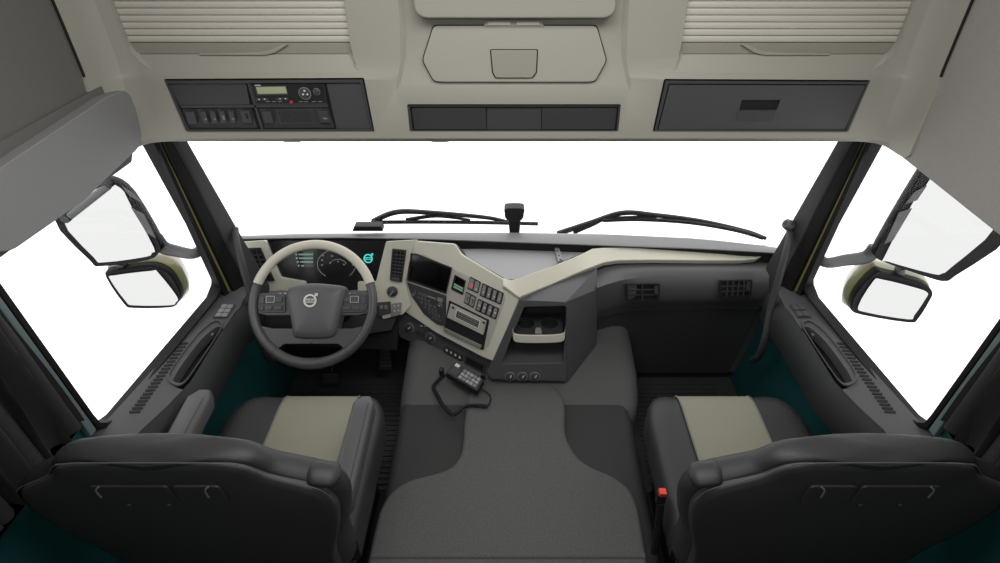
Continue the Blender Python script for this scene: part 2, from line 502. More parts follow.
# lower panel openings
PL_Q = [(163, 79), (364, 78), (375, 132), (186, 132)]
PC_Q = [(407, 104), (621, 104), (618, 132), (410, 132)]
PR_Q = [(664, 79), (871, 80), (848, 132), (652, 132)]
for q in (PL_Q, PC_Q, PR_Q):
    c = B(); p = fillet(PF.pts(q, .0), .005, 3); prism(c, [a + V((0, -.03, 0)) for a in p], V((0, .075, 0))); cuts.append(c)
cut(body, cuts)
rebevel(body, .012, 4, 30)
# shadow joints where the console meets the side liners
for s in (-1, 1):
    bm = B(); tube(bm, [V((s * 1.0235, 1.352 + k_, z)) for z, k_ in ((1.585, .011), (1.60, .013), (1.70, .018), (2.1, .03))], .0035, 6); obj('side_joint', bm, 'gap', oc)
# roller shutters
PS = PY(1.492)
for s in (-1, 1):
    q = [(100, -30), (346, -30), (352, 55), (136, 55)] if s < 0 else [(686, -30), (934, -30), (903, 55), (677, 55)]
    bm = B()
    xa, xb = (-.964, -.406) if s < 0 else (.423, .964)
    # slats: a row of ribs with rounded tops
    zb = PS.at(500, 42).z; prof = []
    n = 17; h = (PS.at(500, 0).z - zb) / 6.1
    pr = [(1.506, zb)]
    for i in range(n):
        z0 = zb + i * h
        pr += [(1.493, z0 + .0004), (1.4885, z0 + .0012), (1.4875, z0 + h * .2), (1.4875, z0 + h * .8), (1.4885, z0 + h - .0012), (1.493, z0 + h - .0004)]
    pr += [(1.506, zb + n * h)]
    prism(bm, [V((xa, y, z)) for y, z in pr], V((xb - xa, 0, 0)))
    sh = obj('roller_shutter', bm, 'shutter', oc, smooth=30)
    bm = B(); prism(bm, [V((xa, y, z)) for y, z in ((1.506, zb - .001), (1.490, zb - .001), (1.487, 1.6045), (1.506, 1.6045))], V((xb - xa, 0, 0)))
    rail = obj('shutter_rail', bm, 'beige_dark', sh, bevel=.002)
    # finger lip: a curved blade along the rail
    lq = [(200, 54.5), (235, 54.5), (266, 54.6), (276, 52), (289, 43.5), (282, 44), (270, 49.5), (262, 51.5), (235, 52.5), (200, 53)]
    if s > 0: lq = [(1029 - a, b) for a, b in lq]
    bm = B(); prism(bm, PY(1.4865).pts(lq), V((0, -.007, 0)))
    obj('pull_lip', bm, 'beige', sh, bevel=.002)
# centre hatch
PHt = pl3((0, 1.4685, 1.545), (1, 1.4685, 1.545), (0, 1.487, 1.66))
hq = [(434, 25.5), (596, 25.5), (606, 60), (595, 80.5), (588, 81.5), (441, 81.5), (434, 80.5), (423, 60)]
bm = B(); slab(bm, PHt, [(514 + (a - 514) * 1.012, 54 + (b - 54) * 1.03) for a, b in hq], .0015, .0005, .01); obj('hatch_gap', bm, 'gap', oc)
bm = B(); slab(bm, PHt, hq, .010, .001, .01); hatch = obj('hatch_lid', bm, 'beige', oc, bevel=.003)
lq = [(491, 50), (537, 50), (536, 72), (532, 77.5), (496, 77.5), (493, 72)]
bm = B(); slab(bm, PHt, [(514 + (a - 514) * 1.05, 64 + (b - 64) * 1.06) for a, b in lq], .001, .0112, .004); obj('latch_gap', bm, 'gap', hatch)
bm = B(); A = [PHt.at(a, b, .0115) for a, b in lq]
prism(bm, fillet(A, .003), PHt.n * .006); obj('latch', bm, 'beige_dark', hatch, bevel=.003)
bm = B(); slab(bm, PHt, [(485, 20), (542, 20), (544, 26.5), (484, 26.5)], .012, .002, .004); hg = obj('hinge', bm, 'beige', oc, bevel=.003)
for a in (488, 517):
    bm = B(); slab(bm, PHt, [(a, 21.5), (a + 22, 21.5), (a + 23, 25), (a - 1, 25)], .004, .014, .003); obj('hinge_clip', bm, 'shutter', hg, bevel=.001)
PU = PY(1.462)
uq = [(411, -30), (616, -30), (615, 8), (611, 14), (604, 17), (426, 17), (419, 14), (415, 8)]
bm = B(); slab(bm, PU, [(514 + (a - 514) * 1.008, b + .6) for a, b in uq], -.03, -.006, .006); obj('hatch_gap', bm, 'gap', oc)
bm = B(); slab(bm, PU, uq, .02, -.006, .008); obj('upper_lid', bm, 'beige', oc, bevel=.006, segs=3)

# dark centre panel
PK = PY(1.474)
bm = B(); slab(bm, PK, PC_Q, .003, -.002, .003); cp = obj('centre_panel', bm, 'black', oc)
bm = B(); ring(bm, PK.pts(PC_Q, .004), PK.pts([(410, 106), (618.5, 106), (616, 130), (413, 130)], .004), V((0, -.006, 0))); obj('panel_frame', bm, 'panel', cp)
bm = B(); slab(bm, PK, [(487, 107.5), (541, 107.5), (541, 129), (487, 129)], .003, .001); obj('blank_cover', bm, 'panel', cp)
for q in ([(411.5, 107.5), (486, 107.5), (486.5, 129), (414.5, 129)], [(541.5, 107.5), (617, 107.5), (614.5, 129), (541.5, 129)]):
    bm = B(); slab(bm, PK, q, .005, .001, .004); obj('lamp_cover', bm, 'dash_low', cp, bevel=.002)

# right drawer
bm = B(); slab(bm, PK, PR_Q, .003, -.002, .003); obj('drawer_recess', bm, 'black', oc)
bm = B(); ring(bm, PK.pts([(665, 80), (869.5, 81), (847, 131.2), (653.5, 131.2)], .004), PK.pts([(668, 83), (865, 83.5), (844.5, 129), (656.5, 129)], .004), V((0, -.007, 0))); obj('drawer_frame', bm, 'panel', oc, bevel=.001)
dq = [(669, 84), (863.5, 84.5), (843.5, 128.3), (657.8, 128.3)]
bm = B(); slab(bm, PK, dq, .008, .0015, .003); dr = obj('drawer_front', bm, 'panel_lit', oc)
c = B(); slab(c, PK, [(741, 99.3), (780, 99.3), (776, 109.5), (738.5, 109.5)], .03, .004, .002); cut(dr, [c])
bm = B(); slab(bm, PK, [(741, 99.3), (780, 99.3), (776, 109.5), (738.5, 109.5)], .001, .004); obj('pull_recess', bm, 'gap', dr)
bm = B(); slab(bm, PK, [(738, 110.3), (776, 110.3), (773, 120.5), (736, 120.5)], .0015, .0096, .001); obj('pull_flap', bm, 'panel', dr)

# left control bay: frame is part of the console, instruments sit in it
bm = B(); slab(bm, PK, PL_Q, .003, -.002, .003); obj('bay_recess', bm, 'black', oc)
bm = B(); ring(bm, PK.pts([(164, 80), (363, 79), (374, 131.3), (187, 131.3)], .004), PK.pts([(169, 83), (361, 82), (371.5, 128.7), (189.5, 128.7)], .004), V((0, -.007, 0))); bf = obj('bay_frame', bm, 'panel', oc, bevel=.001)
for q in ([(247.5, 82), (249.5, 82), (264, 128.7), (261.5, 128.7)], [(181, 105), (328, 104), (328.5, 106.5), (181.8, 107.5)]):
    bm = B(); slab(bm, PK, q, .004, .004); obj('bay_divider', bm, 'panel', oc)
bm = B(); slab(bm, PK, [(169.5, 83.5), (246.5, 82.5), (250.5, 104), (180.5, 105)], .005, .001, .002); obj('blank_cover', bm, 'panel', oc)
bm = B(); slab(bm, PK, [(327, 83), (361, 82.5), (371, 128), (337, 128)], .005, .001, .002); obj('blank_cover', bm, 'panel_lit', oc)
bm = B(); slab(bm, PK, [(182, 108.5), (251.5, 107.2), (258, 127.8), (189, 128)], .003, .001, .002); obj('switch_plate', bm, 'dash_low', oc)
WK = ('key', (.3, .7, .62, .76))
keys(oc, PK, [(184, 109.5), (195, 109.5), (199, 125), (189, 125)], 1, .004, 'panel', frame=False)
keys(oc, PK, [(198, 109.5), (235.5, 108.8), (239, 124), (203, 124.5)], 4, .004, 'panel', frame=False, marks=[WK, WK, ('key', (.3, .7, .4, .76)), WK])
keys(oc, PK, [(239.5, 108.8), (249.5, 108.6), (254.5, 124), (244, 124)], 1, .004, 'panel', frame=False, marks=[('gap', (.4, .6, .3, .7))])
bm = B(); slab(bm, PK, [(259, 108), (328, 106.8), (335, 127.5), (265, 127.8)], .003, .001, .002); obj('switch_plate', bm, 'dash_low', oc)
keys(oc, PK, [(261, 109.5), (271, 109.3), (275.5, 124), (265.5, 124)], 1, .004, 'panel', frame=False)
keys(oc, PK, [(317, 109), (327.5, 108.8), (332.5, 123.5), (321, 123.5)], 1, .004, 'panel', frame=False, marks=[WK])
spq = [(275.5, 109.3), (313, 108.8), (317, 123.5), (280, 124)]
bm = B(); slab(bm, PK, spq, .002, .004, .001); gr = obj('speaker_grille', bm, 'panel', oc)
bm = B()
for i in range(13): slab(bm, PK, cell(spq, .05 + i * .07, .085 + i * .07, .12, .88), .002, .006)
obj('grille_ribs', bm, 'dash_low', gr)
# tachograph
tq = [(249.5, 83.5), (324.8, 82.8), (328, 103.8), (254.8, 104.6)]
ta = thing('tachograph', 'tachograph with pale green display and red button in the left overhead bay', 'tachograph', PK.at(289, 104, .004))
bm = B(); slab(bm, PK, tq, .008, .0015, .002); obj('front_plate', bm, 'dash_low', ta, bevel=.0015)
L9 = .0096
bm = B(); slab(bm, PK, cell(tq, .02, .98, .05, .95), .0006, L9 - .0002); obj('face', bm, 'black', ta)
bm = B(); slab(bm, PK, [(254.5, 86), (286, 85.4), (288.5, 94.8), (257, 95.4)], .001, L9 + .0005, .001); d = obj('display_bezel', bm, 'panel', ta)
bm = B(); slab(bm, PK, [(256, 87), (285.4, 86.5), (287.2, 93.3), (258, 93.9)], .0006, L9 + .0016); obj('display', bm, 'lcd', d)
bm = B(); slab(bm, PK, [(254.6, 84.9), (260.5, 84.8), (260.8, 85.7), (255, 85.8)], .0004, L9 + .0006); obj('mark', bm, 'mark', ta)
kn = knob(ta, PK, 305, 93.2, .0125, .006, 'panel', L9 + .0005, 'card_dial', False)
for dx, dy in ((0, -.0065), (.0055, .003), (-.0055, .003)):
    mm = PK.mat(PK.at(305, 93.2, L9 + .0066)) @ Matrix.Translation((dx, -dy, 0)); bm = lathe(B(), [(.0028, 0), (.0026, .0008)], mm, 10); obj('mark', bm, 'mark', kn)
knob(ta, PK, 316.8, 91.5, .007, .006, 'panel', L9 + .0005, 'card_dial', False)
for (a, b, w, m_) in ((259, 99.3, 1.6, 'mark'), (264.5, 99.1, 2.2, 'mark'), (280, 98.8, 2.4, 'mark'), (285.5, 98.7, 1.2, 'mark')):
    bm = B(); slab(bm, PK, [(a - w - 1.5, b - 1.4), (a + w + 1.5, b - 1.4), (a + w + 1.9, b + 1.4), (a - w - 1.1, b + 1.4)], .002, L9 + .0005, .0008); k = obj('button', bm, 'panel', ta)
    bm = B(); slab(bm, PK, [(a - .7, b - .5), (a + .7, b - .5), (a + .8, b + .5), (a - .6, b + .5)], .0004, L9 + .0026); obj('mark', bm, 'mark', k)
bm = lathe(B(), [(.0042, 0), (.004, .003), (.003, .0036)], PK.mat(PK.at(291.5, 101.9, L9 + .0005)), 14); obj('red_button', bm, 'red', ta)
for a in (266, 272, 278, 299, 304, 312, 318):
    bm = B(); slab(bm, PK, [(a, 101.2), (a + 4, 101.15), (a + 4.2, 101.9), (a + .2, 101.95)], .0004, L9 + .0006); obj('mark', bm, 'key', ta)
# small clips on the lower lip
for a in (292, 440):
    bm = B(); prism(bm, fillet(PY(1.47).pts([(a - 11, 138.5), (a + 11, 138.5), (a + 8, 142.2), (a - 8, 142.2)]), .003), V((0, .03, 0))); obj('lip_clip', bm, 'beige', oc, bevel=.002)

# ================================================================== DASHBOARD
da = thing('dashboard', 'wide charcoal dashboard with ivory trim below the windshield', 'dashboard', (0, 1.86, .5))
# top pad: outline measured on its top surface
def lerp_tab(tab, x):
    for (a, b), (c, d) in zip(tab, tab[1:]):
        if x <= c: return b + (d - b) * (x - a) / (c - a)
    return tab[-1][1]
far_ = [(240, 235.5), (300, 233), (500, 232), (600, 233.5), (700, 238), (768, 245.5), (790, 249)]
near_ = [(240, 238), (340, 236.8), (420, 238), (480, 240), (600, 244.5), (700, 248), (768, 252), (790, 254)]
PT0 = PZ(.787)
bm = B(); secs = []; gsecs = []
for i in range(23):
    px = 240 + 25 * i
    a = PT0.at(px, lerp_tab(far_, px)); b = PT0.at(px, lerp_tab(near_, px)); x = a.x
    ya, yb = a.y, b.y
    secs.append([V((x, ya + .12, .62)), V((x, ya + .012, .772)), V((x, ya, .785)), V((x, ya - .012, .787)), V((x, yb + .008, .787)), V((x, yb, .784)), V((x, yb + .001, .779)), V((x, yb + .02, .775)), V((x, yb + .02, .66))])
    gsecs.append([V((x, yb + .006, .780)), V((x, yb + .006, .735)), V((x, yb + .03, .735)), V((x, yb + .03, .780))])
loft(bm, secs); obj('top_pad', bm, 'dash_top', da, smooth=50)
bm = B(); loft(bm, gsecs); obj('shadow_gap', bm, 'gap', da)

# ---- driver fascia
P1 = pl3((0, 1.875, .772), (1, 1.875, .772), (0, 1.765, .540))
fo = [(238, 241), (421, 241), (404, 300), (391, 330), (330, 340), (262, 330), (247, 300)]
bm = B(); prism(bm, P1.pts(fo, -.012), V((0, .16, -.17))); obj('instrument_body', bm, 'dash_low', da)
bm = B(); q = [(239.5, 241.5), (267.5, 240), (274, 258), (282, 276.5), (307, 281), (307, 290), (262, 291.5), (256, 312), (249, 300)]
prism(bm, fillet(P1.pts(q, -.012), .006, 3), P1.n * .018); lt = obj('fascia_trim', bm, 'trim', da, bevel=.004)
bm = B(); q = [(387, 241), (418, 239.5), (413, 249), (406, 280), (412, 304), (404, 313), (384, 318), (377, 300), (377, 289), (359, 290), (359, 281), (377, 281)]
prism(bm, fillet(P1.pts(q, -.012), .005, 3), P1.n * .018); rt = obj('fascia_trim', bm, 'trim', da, bevel=.004)
# instrument cluster
cq = [(268, 240.5), (387.5, 240.5), (377, 281), (358, 281), (358, 291), (308, 291), (308, 281), (283, 277)]
bm = B(); prism(bm, P1.pts(cq, -.012), P1.n * .004); cl = obj('instrument_cluster', bm, 'cluster', da)
bm = B(); L3 = -.0078
A = [R(a) for a in range(115, 246, 5)]
def arc(bm, cx, cy, rx, ry, a0, a1, w, lift=L3, t=.0008, n=18):
    A = [R(a0 + (a1 - a0) * i / n) for i in range(n + 1)]
    o_ = [P1.at(cx + rx * math.cos(a), cy - ry * math.sin(a), lift) for a in A]
    i_ = [P1.at(cx + (rx - w) * math.cos(a), cy - (ry - w) * math.sin(a), lift) for a in A]
    prism(bm, o_ + i_[::-1], P1.n * t)
arc(bm, 337, 264, 20, 15, 115, 235, .7); arc(bm, 339, 264, 17, 15, -50, 20, .6); arc(bm, 338, 266, 9, 7, 20, 160, .5)
obj('gauge_ring', bm, 'gauge', cl)
for a, b, w in ((323, 255.5, 1.5), (322, 260, 1.5), (322, 265, 1.5), (330, 263, 1.2), (338, 261.5, 1.2), (344, 264.5, 1.2), (353, 265, 1.5), (332, 256, 1.6)):
    w *= .7; bm = B(); slab(bm, P1, [(a - w, b - .6), (a + w, b - .6), (a + w, b + .6), (a - w, b + .6)], .0006, L3); obj('gauge_mark', bm, 'gauge', cl)
bm = B(); slab(bm, P1, [(294, 251.5), (314, 251.5), (315, 267), (297, 267)], .0008, L3, .002); dp = obj('trip_display', bm, 'screen', cl)
for a, b in ((295.5, 254.5), (296, 258.3), (297, 262), (298, 265.8)):
    e = 313 if b < 265 else 304
    bm = B(); slab(bm, P1, [(a + 3, b - .9), (e, b - .9), (e, b + .7), (a + 3, b + .7)], .0004, L3 + .001); obj('text_line', bm, 'green_lit', dp)
    bm = B(); slab(bm, P1, [(a, b - .8), (a + 1.6, b - .8), (a + 1.6, b + .6), (a, b + .6)], .0004, L3 + .001); obj('mark', bm, 'mark', dp)
emblem('lit_emblem', cl, 'teal_lit', P1.mat(P1.at(368.2, 258.5, L3 + .0003)), .0185)
# vents beside the cluster
vent(da, P1, [(247.5, 248), (261, 247.5), (275, 281), (253.5, 280)], 3, 6, .0185, slat='panel', tab=(.25, .6, .86, .96))
vent(da, P1, [(392.5, 248.5), (406.5, 250), (402, 282), (390, 280)], 3, 8, .0185, slat='panel', tab=(.15, .8, .88, .97))
# ignition lock, light switch
k = knob(da, P1, 392.5, 291.5, .018, .012, 'dash_low', .0065, 'ignition_lock', False)
bm = box(B(), (.002, -.002, .018), (.006, .022, .014), P1.mat(P1.at(392.5, 291.5, .0065)) @ Matrix.Rotation(R(-35), 4, 'Z')); obj('key_slot', bm, 'key', k, bevel=.002)
bm = B(); slab(bm, P1, [(378, 302), (391, 301), (391, 313), (379, 316)], .010, .002, .004); k = obj('light_switch_panel', bm, 'panel', da, bevel=.003)
bm = B(); slab(bm, P1, [(392, 303), (402, 302), (401, 314), (391, 316)], .012, .002, .006); k2 = obj('light_switch', bm, 'key', da, bevel=.003)
for a, b in ((394.5, 306), (398.5, 305.5), (394.5, 311), (398.5, 310.5)):
    bm = lathe(B(), [(.003, 0), (.0028, .001)], P1.mat(P1.at(a, b, .0142)), 10); obj('mark', bm, 'mark', k2)
for a in (380, 384.5):
    bm = B(); slab(bm, P1, [(a, 305), (a + 3, 305), (a + 3, 309), (a, 309)], .001, .0122, .001); obj('mark', bm, 'key', k)

# ---- centre console facing the driver
PCn = pl3((-.458, 1.85, .663), (-.067, 1.55, .50), (.028, 1.60, .707), right=(1, -.75, -.3))
co = [(418, 240.5), (456, 243.5), (463, 254), (505, 279), (521, 297), (508, 329), (494, 360.5), (483, 356), (437, 332), (406, 311), (399, 298), (405, 270), (411, 252)]
cpts = PCn.pts(co, -.012)
bm = B(); back = [p + V((.05, .17, -.20)) for p in cpts]
loft(bm, [cpts, back]); obj('console_body', bm, 'dash_low', da)
bm = B(); prism(bm, fillet(cpts, .010, 4), PCn.n * .012); cf = obj('console_fascia', bm, 'trim', da, bevel=.005, segs=3)
# satin inner plate
bm = B(); slab(bm, PCn, [(412, 254), (424, 254.5), (470, 277), (504, 293), (505, 300), (488, 347), (482, 350), (442, 328), (424, 314), (406, 284)], .002, .0, .006); ip = obj('console_plate', bm, 'metal_panel', da)
# screen
sq = [(411, 253), (417, 253.5), (452.5, 267.5), (446.5, 294), (407.5, 280.5)]
bm = B(); slab(bm, PCn, sq, .004, .002, .003); sc = obj('screen_bezel', bm, 'black', da, bevel=.001)
bm = B(); slab(bm, PCn, [(412.5, 255), (417.5, 255.3), (450.8, 268.5), (445.5, 292), (409.3, 279)], .0008, .0062, .002); obj('screen', bm, 'screen', sc)
# radio
rq = [(407.5, 282), (446.5, 295.5), (446, 326), (437, 324), (424, 313.5), (412, 296)]
bm = B(); slab(bm, PCn, rq, .004, .002, .003); rd = obj('radio', bm, 'dash_low', da, bevel=.001)
rows = [((414, 290), (428, 295.2)), ((417, 295), (431, 300.3)), ((420, 300), (437, 306)), ((424, 305), (438, 310)), ((428, 310), (441, 315)), ((432, 315.5), (442, 319))]
for (a, b), (c_, d_) in rows:
    n = 4 if c_ - a > 12 else 3
    for i in range(n):
        t0 = (i + .08) / n; t1 = (i + .92) / n
        x0_, y0_ = a + (c_ - a) * t0, b + (d_ - b) * t0; x1_, y1_ = a + (c_ - a) * t1, b + (d_ - b) * t1
        bm = B(); slab(bm, PCn, [(x0_, y0_), (x1_, y1_), (x1_ - .4, y1_ + 3.3), (x0_ - .4, y0_ + 3.3)], .003, .0062, .001); k = obj('radio_key', bm, 'panel_lit', rd)
        bm = B(); slab(bm, PCn, [(x0_ + .8, y0_ + 1.5), (x1_ - 1, y1_ + 1.3), (x1_ - 1.1, y1_ + 1.9), (x0_ + .7, y0_ + 2.1)], .0003, .0094); obj('mark', bm, 'key', k)
bm = B(); slab(bm, PCn, [(420, 292.5), (436, 298.2), (435.7, 299.6), (419.7, 293.9)], .002, .0062); obj('disc_slot', bm, 'key', rd)
bm = B(); slab(bm, PCn, [(438, 297), (443, 298.8), (442.5, 302.5), (437.5, 300.8)], .003, .0062, .001); obj('radio_key', bm, 'key', rd)
knob(rd, PCn, 440, 305.8, .009, .008, 'key_dark', .0062)
knob(rd, PCn, 413.5, 295, .007, .008, 'key_dark', .0062)
# small display switch
q = [(455, 274.5), (466, 280.5), (463, 295), (451.5, 289)]
bm = B(); slab(bm, PCn, q, .004, .002, .003); ds = obj('display_switch', bm, 'black', da)
bm = B(); slab(bm, PCn, cell(q, .12, .9, .08, .5), .0008, .0062); obj('display', bm, 'screen', ds)
for b0 in (.56, .72):
    bm = B(); slab(bm, PCn, cell(q, .12, .9, b0, b0 + .1), .0008, .0062); obj('text_line', bm, 'green_lit', ds)
# rocker banks
keys(da, PCn, [(470.5, 276.5), (481, 282), (478, 293.5), (467.5, 288.5)], 2, .002, marks=[('pink', (.08, .92, .5, .92)), ('mark', (.35, .65, .75, .85))])
up_ = ('mark', (.35, .65, .62, .74))
keys(da, PCn, [(483, 283), (504, 293), (501, 304.5), (480, 295.5)], 4, .002, marks=[up_] * 4)
keys(da, PCn, [(466.5, 291.5), (476.5, 297), (473.5, 308), (464, 302.5)], 2, .002, marks=[('key_dark', (.4, .6, .3, .7))] * 2)
bar_ = ('mark', (.15, .85, .46, .56))
keys(da, PCn, [(478.5, 298.5), (499.5, 308.5), (496, 319.5), (475.5, 310)], 4, .002, marks=[bar_] * 4)
# DIN slots
oq = [(449.5, 300.3), (489.5, 320), (483.5, 350), (444, 330.5)]
bm = B(); slab(bm, PCn, oq, .003, .002, .003); dn = obj('slot_frame', bm, 'black', da)
uq = [(451.5, 303.5), (487, 320.8), (484, 334.5), (448, 317)]
bm = B(); slab(bm, PCn, uq, .008, .005, .002); un = obj('card_unit', bm, 'metal_panel', dn, bevel=.002)
bm = B(); slab(bm, PCn, cell(uq, .17, .83, .22, .8), .001, .0131, .002); obj('card_bezel', bm, 'mark', un)
bm = B(); slab(bm, PCn, cell(uq, .19, .81, .27, .75), .001, .0136); obj('card_slot', bm, 'dash_low', un)
for b0 in (.34, .48, .62):
    bm = B(); slab(bm, PCn, cell(uq, .22, .78, b0, b0 + .05), .001, .0147); obj('slot_line', bm, 'key', un)
for a0 in (.04, .90):
    bm = B(); slab(bm, PCn, cell(uq, a0, a0 + .06, .15, .3), .001, .0131); obj('mark', bm, 'black', un)
lq = [(447.5, 318.5), (484, 336), (482, 346), (445, 328)]
bm = B(); slab(bm, PCn, lq, .001, .0052); obj('open_slot', bm, 'gap', dn)
bm = B(); slab(bm, PCn, [(445, 327.5), (482, 345), (481.5, 347.8), (444.5, 330)], .010, .005, .001); obj('slot_lip', bm, 'key', dn, bevel=.001)

# lower dark console edge with heater knobs
a0 = PCn.at(400, 306); b0 = PCn.at(491, 362)
PLo = Pl(a0, (PCn.n * .95 + V((0, -.05, -.16))).normalized(), (1, -.75, -.3))
lo = [(391, 318), (407, 310), (437, 330), (484, 357), (495, 361), (490, 378), (478, 376), (440, 355), (400, 338)]
bm = B(); p = PLo.pts(lo, -.014); loft(bm, [p, [q + V((.04, .22, -.04)) for q in p]]); obj('lower_console', bm, 'dash', da, bevel=.006, segs=3)
for a, b, r in ((410, 327.5, .017), (431, 337.5, .018)): knob(da, PLo, a, b, r, .014, 'panel', -.013)
for a, b in ((418.5, 331.5), (423, 333.7)):
    bm = B(); slab(bm, PLo, [(a - 1.8, b - 2), (a + 1.6, b - .4), (a + 1.2, b + 4), (a - 2.2, b + 2.4)], .004, -.013, .002); obj('switch', bm, 'key_dark', da, bevel=.001)
for a, b in ((421.5, 325.8), (425.5, 326)):
    bm = B(); slab(bm, PLo, [(a - 1.4, b - .8), (a + 1.4, b - .2), (a + 1.2, b + 1), (a - 1.6, b + .4)], .001, -.0135); obj('mark', bm, 'mark', da)
q = [(444.5, 345.5), (463, 355.5), (461.5, 363.5), (443.5, 353)]
bm = B(); slab(bm, PLo, q, .002, -.013, .003); pw = obj('socket_plate', bm, 'dash_low', da)
for i in range(4):
    bm = B(); slab(bm, PLo, cell(q, .06 + i * .235, .24 + i * .235, .15, .8), .004, -.011, .002); k = obj('socket', bm, 'key_dark', pw)
    bm = B(); slab(bm, PLo, cell(q, .1 + i * .235, .2 + i * .235, .3, .55), .0005, -.0069); obj('mark', bm, 'mark', k)
q = [(466, 354.5), (486, 364.5), (484, 374), (464.5, 363.5)]
bm = B(); ring(bm, PLo.pts(q, -.013), PLo.pts(cell(q, .06, .94, .12, .88), -.013), PLo.n * .006); ht = obj('lower_tray', bm, 'panel', da)
bm = B(); slab(bm, PLo, q, .0008, -.0135); obj('tray_opening', bm, 'gap', ht)

# ---- tower with drink holder
PT = pl3((.0275, 1.60, .707), (1, 1.60, .707), (.0275, 1.52, .39))
fr_ = PT.pts([(520, 300), (566, 302), (566, 381), (491, 378.5), (487, 372), (494, 361), (506, 333)])
sd_ = [PY(1.70).at(597, 289.5), PY(1.70).at(596.5, 346)]
tp_ = [PY(1.61).at(519.5, 298.5), PY(1.685).at(552, 285.5), PY(1.745).at(584, 271.5), PY(1.765).at(597, 268)]
fr_ += [p + V((0, .03, -.06)) for p in fr_[2:5]]; sd_ += [PY(1.70).at(590, 368)]
bk_ = [p + V((0, .26, 0)) for p in fr_] + [p + V((0, .16, 0)) for p in sd_] + [p + V((0, .06, -.06)) for p in tp_]
bm = B()
for p in fr_ + sd_ + tp_ + bk_: bm.verts.new(p)
hl = bmesh.ops.convex_hull(bm, input=bm.verts)
bmesh.ops.delete(bm, geom=[v for v in bm.verts if not v.link_faces], context='VERTS')
bmesh.ops.dissolve_limit(bm, angle_limit=R(3), verts=bm.verts, edges=bm.edges)
tw = obj('holder_tower', bm, 'dash', da)
nq = [(524, 308), (565.5, 307), (565, 336), (562.5, 364), (501.5, 365), (512, 336)]
c = B(); p = fillet(PT.pts(nq), .008, 3); loft(c, [[a + PT.n * .02 for a in p], [a + V((.01, .15, 0)) for a in p]])
cut(tw, [c]); rebevel(tw, .014, 4, 25)
# niche lining, shelf with cup wells, ivory front bar
bm = B(); p = PT.pts(nq); e = V((.005, .148, 0)); q = [V(PT.at(*b) + e) for b in nq]; prism(bm, q, V((0, -.003, 0))); obj('niche_back', bm, 'dash_low', da)
za = PT.at(512, 336); zb = PT.at(565, 336); zc = (za.z + zb.z) / 2 - .004
bm = B(); prism(bm, [V((za.x + .004, za.y + .004, zc)), V((zb.x - .004, za.y + .004, zc)), V((zb.x - .004, za.y + .14, zc)), V((za.x + .004, za.y + .14, zc))], V((0, 0, -.012)))
sh = obj('holder_shelf', bm, 'dash_low', da)
cs = []
for t in (.27, .73):
    cx_ = za.x + (zb.x - za.x) * t; c = B(); lathe(c, [(.034, -.03), (.034, .03)], Matrix.Translation((cx_, za.y + .075, zc - .006)), 24); cs.append(c)
cut(sh, cs)
for t in (.27, .73):
    cx_ = za.x + (zb.x - za.x) * t
    bm = B(); mm = Matrix.Translation((cx_, za.y + .075, zc))
    A = [2 * math.pi * i / 24 for i in range(24)]
    ring(bm, [mm @ V((.038 * math.cos(a), .038 * math.sin(a), 0)) for a in A], [mm @ V((.0335 * math.cos(a), .0335 * math.sin(a), 0)) for a in A], V((0, 0, .004))); obj('cup_ring', bm, 'panel', sh)
bm = B(); cx_ = (za.x + zb.x) / 2; prism(bm, [V((cx_ - .014, za.y + .008, zc + .0005)), V((cx_ + .014, za.y + .008, zc + .0005)), V((cx_ + .010, za.y + .04, zc + .0005)), V((cx_ - .010, za.y + .04, zc + .0005))], V((0, 0, .012))); obj('holder_divider', bm, 'beige_dark', sh, bevel=.002)
path = [PT.at(512.5, 326, -.012), PT.at(513, 334, .010), PT.at(517, 338.6, .019), PT.at(539, 339.5, .021), PT.at(561, 338.3, .019), PT.at(565, 333.5, .010), PT.at(565.3, 326, -.012)]
path = smooth_path(path, 6)
bm = B(); hgt = PT.u * .0155
loft(bm, [[p - hgt, p + hgt + V((0, .001, 0)), p + hgt + V((0, .007, 0)), p - hgt + V((0, .007, 0))] for p in path]); obj('holder_bar', bm, 'trim', da, bevel=.002)
for a in (510, 522.3, 534.8): knob(da, PT, a, 376.3, .0155, .012, 'panel', .0005)

# ---- passenger side: ivory strip, curved fascia, knee panel
pxs = [597, 606, 620, 640, 660, 690, 720, 745, 762, 778, 790]
def at_y(px, py, y): return PY(y).at(px, py)
def pprof(px):
    t = (px - 597) / (790 - 597)
    # bulge toward the tower at the left end
    nb = max(0, 1 - (px - 597) / 60.0); nb = nb * nb
    e = max(0, (px - 755) / 35.0); e = e * e * .04
    yfr = 1.745 - .05 * nb - e; ymid = 1.725 - .03 * nb - e
    a = at_y(px, 250.5, 1.862); b = at_y(px, 262 + 6 * nb, 1.822 - .03 * nb)
    c = at_y(px, 268 + 10 * nb, 1.775 - .03 * nb - e); d = at_y(px, 276 + 12 * nb, yfr)
    e1 = at_y(px, 297 + 12 * nb - 2 * t, ymid); f = at_y(px, 304 + 12 * nb - 2 * t, ymid + .025); g = at_y(px, 311 + 10 * nb - 3 * t, ymid + .06 + .02 * (1 - nb))
    h = at_y(px, 372, 1.86 - .06 * nb)
    x = d.x
    P = [V((x, 1.95, .72)), a, b, c, d, e1, f, g, h, V((x, 1.98, .05))]
    return [V((x, p.y, p.z)) for p in P]
bm = B(); secs = [pprof(p) for p in pxs]
# even out x so every section is a plane across the cab
loft(bm, secs); pf = obj('passenger_fascia', bm, 'dash', da, smooth=55)
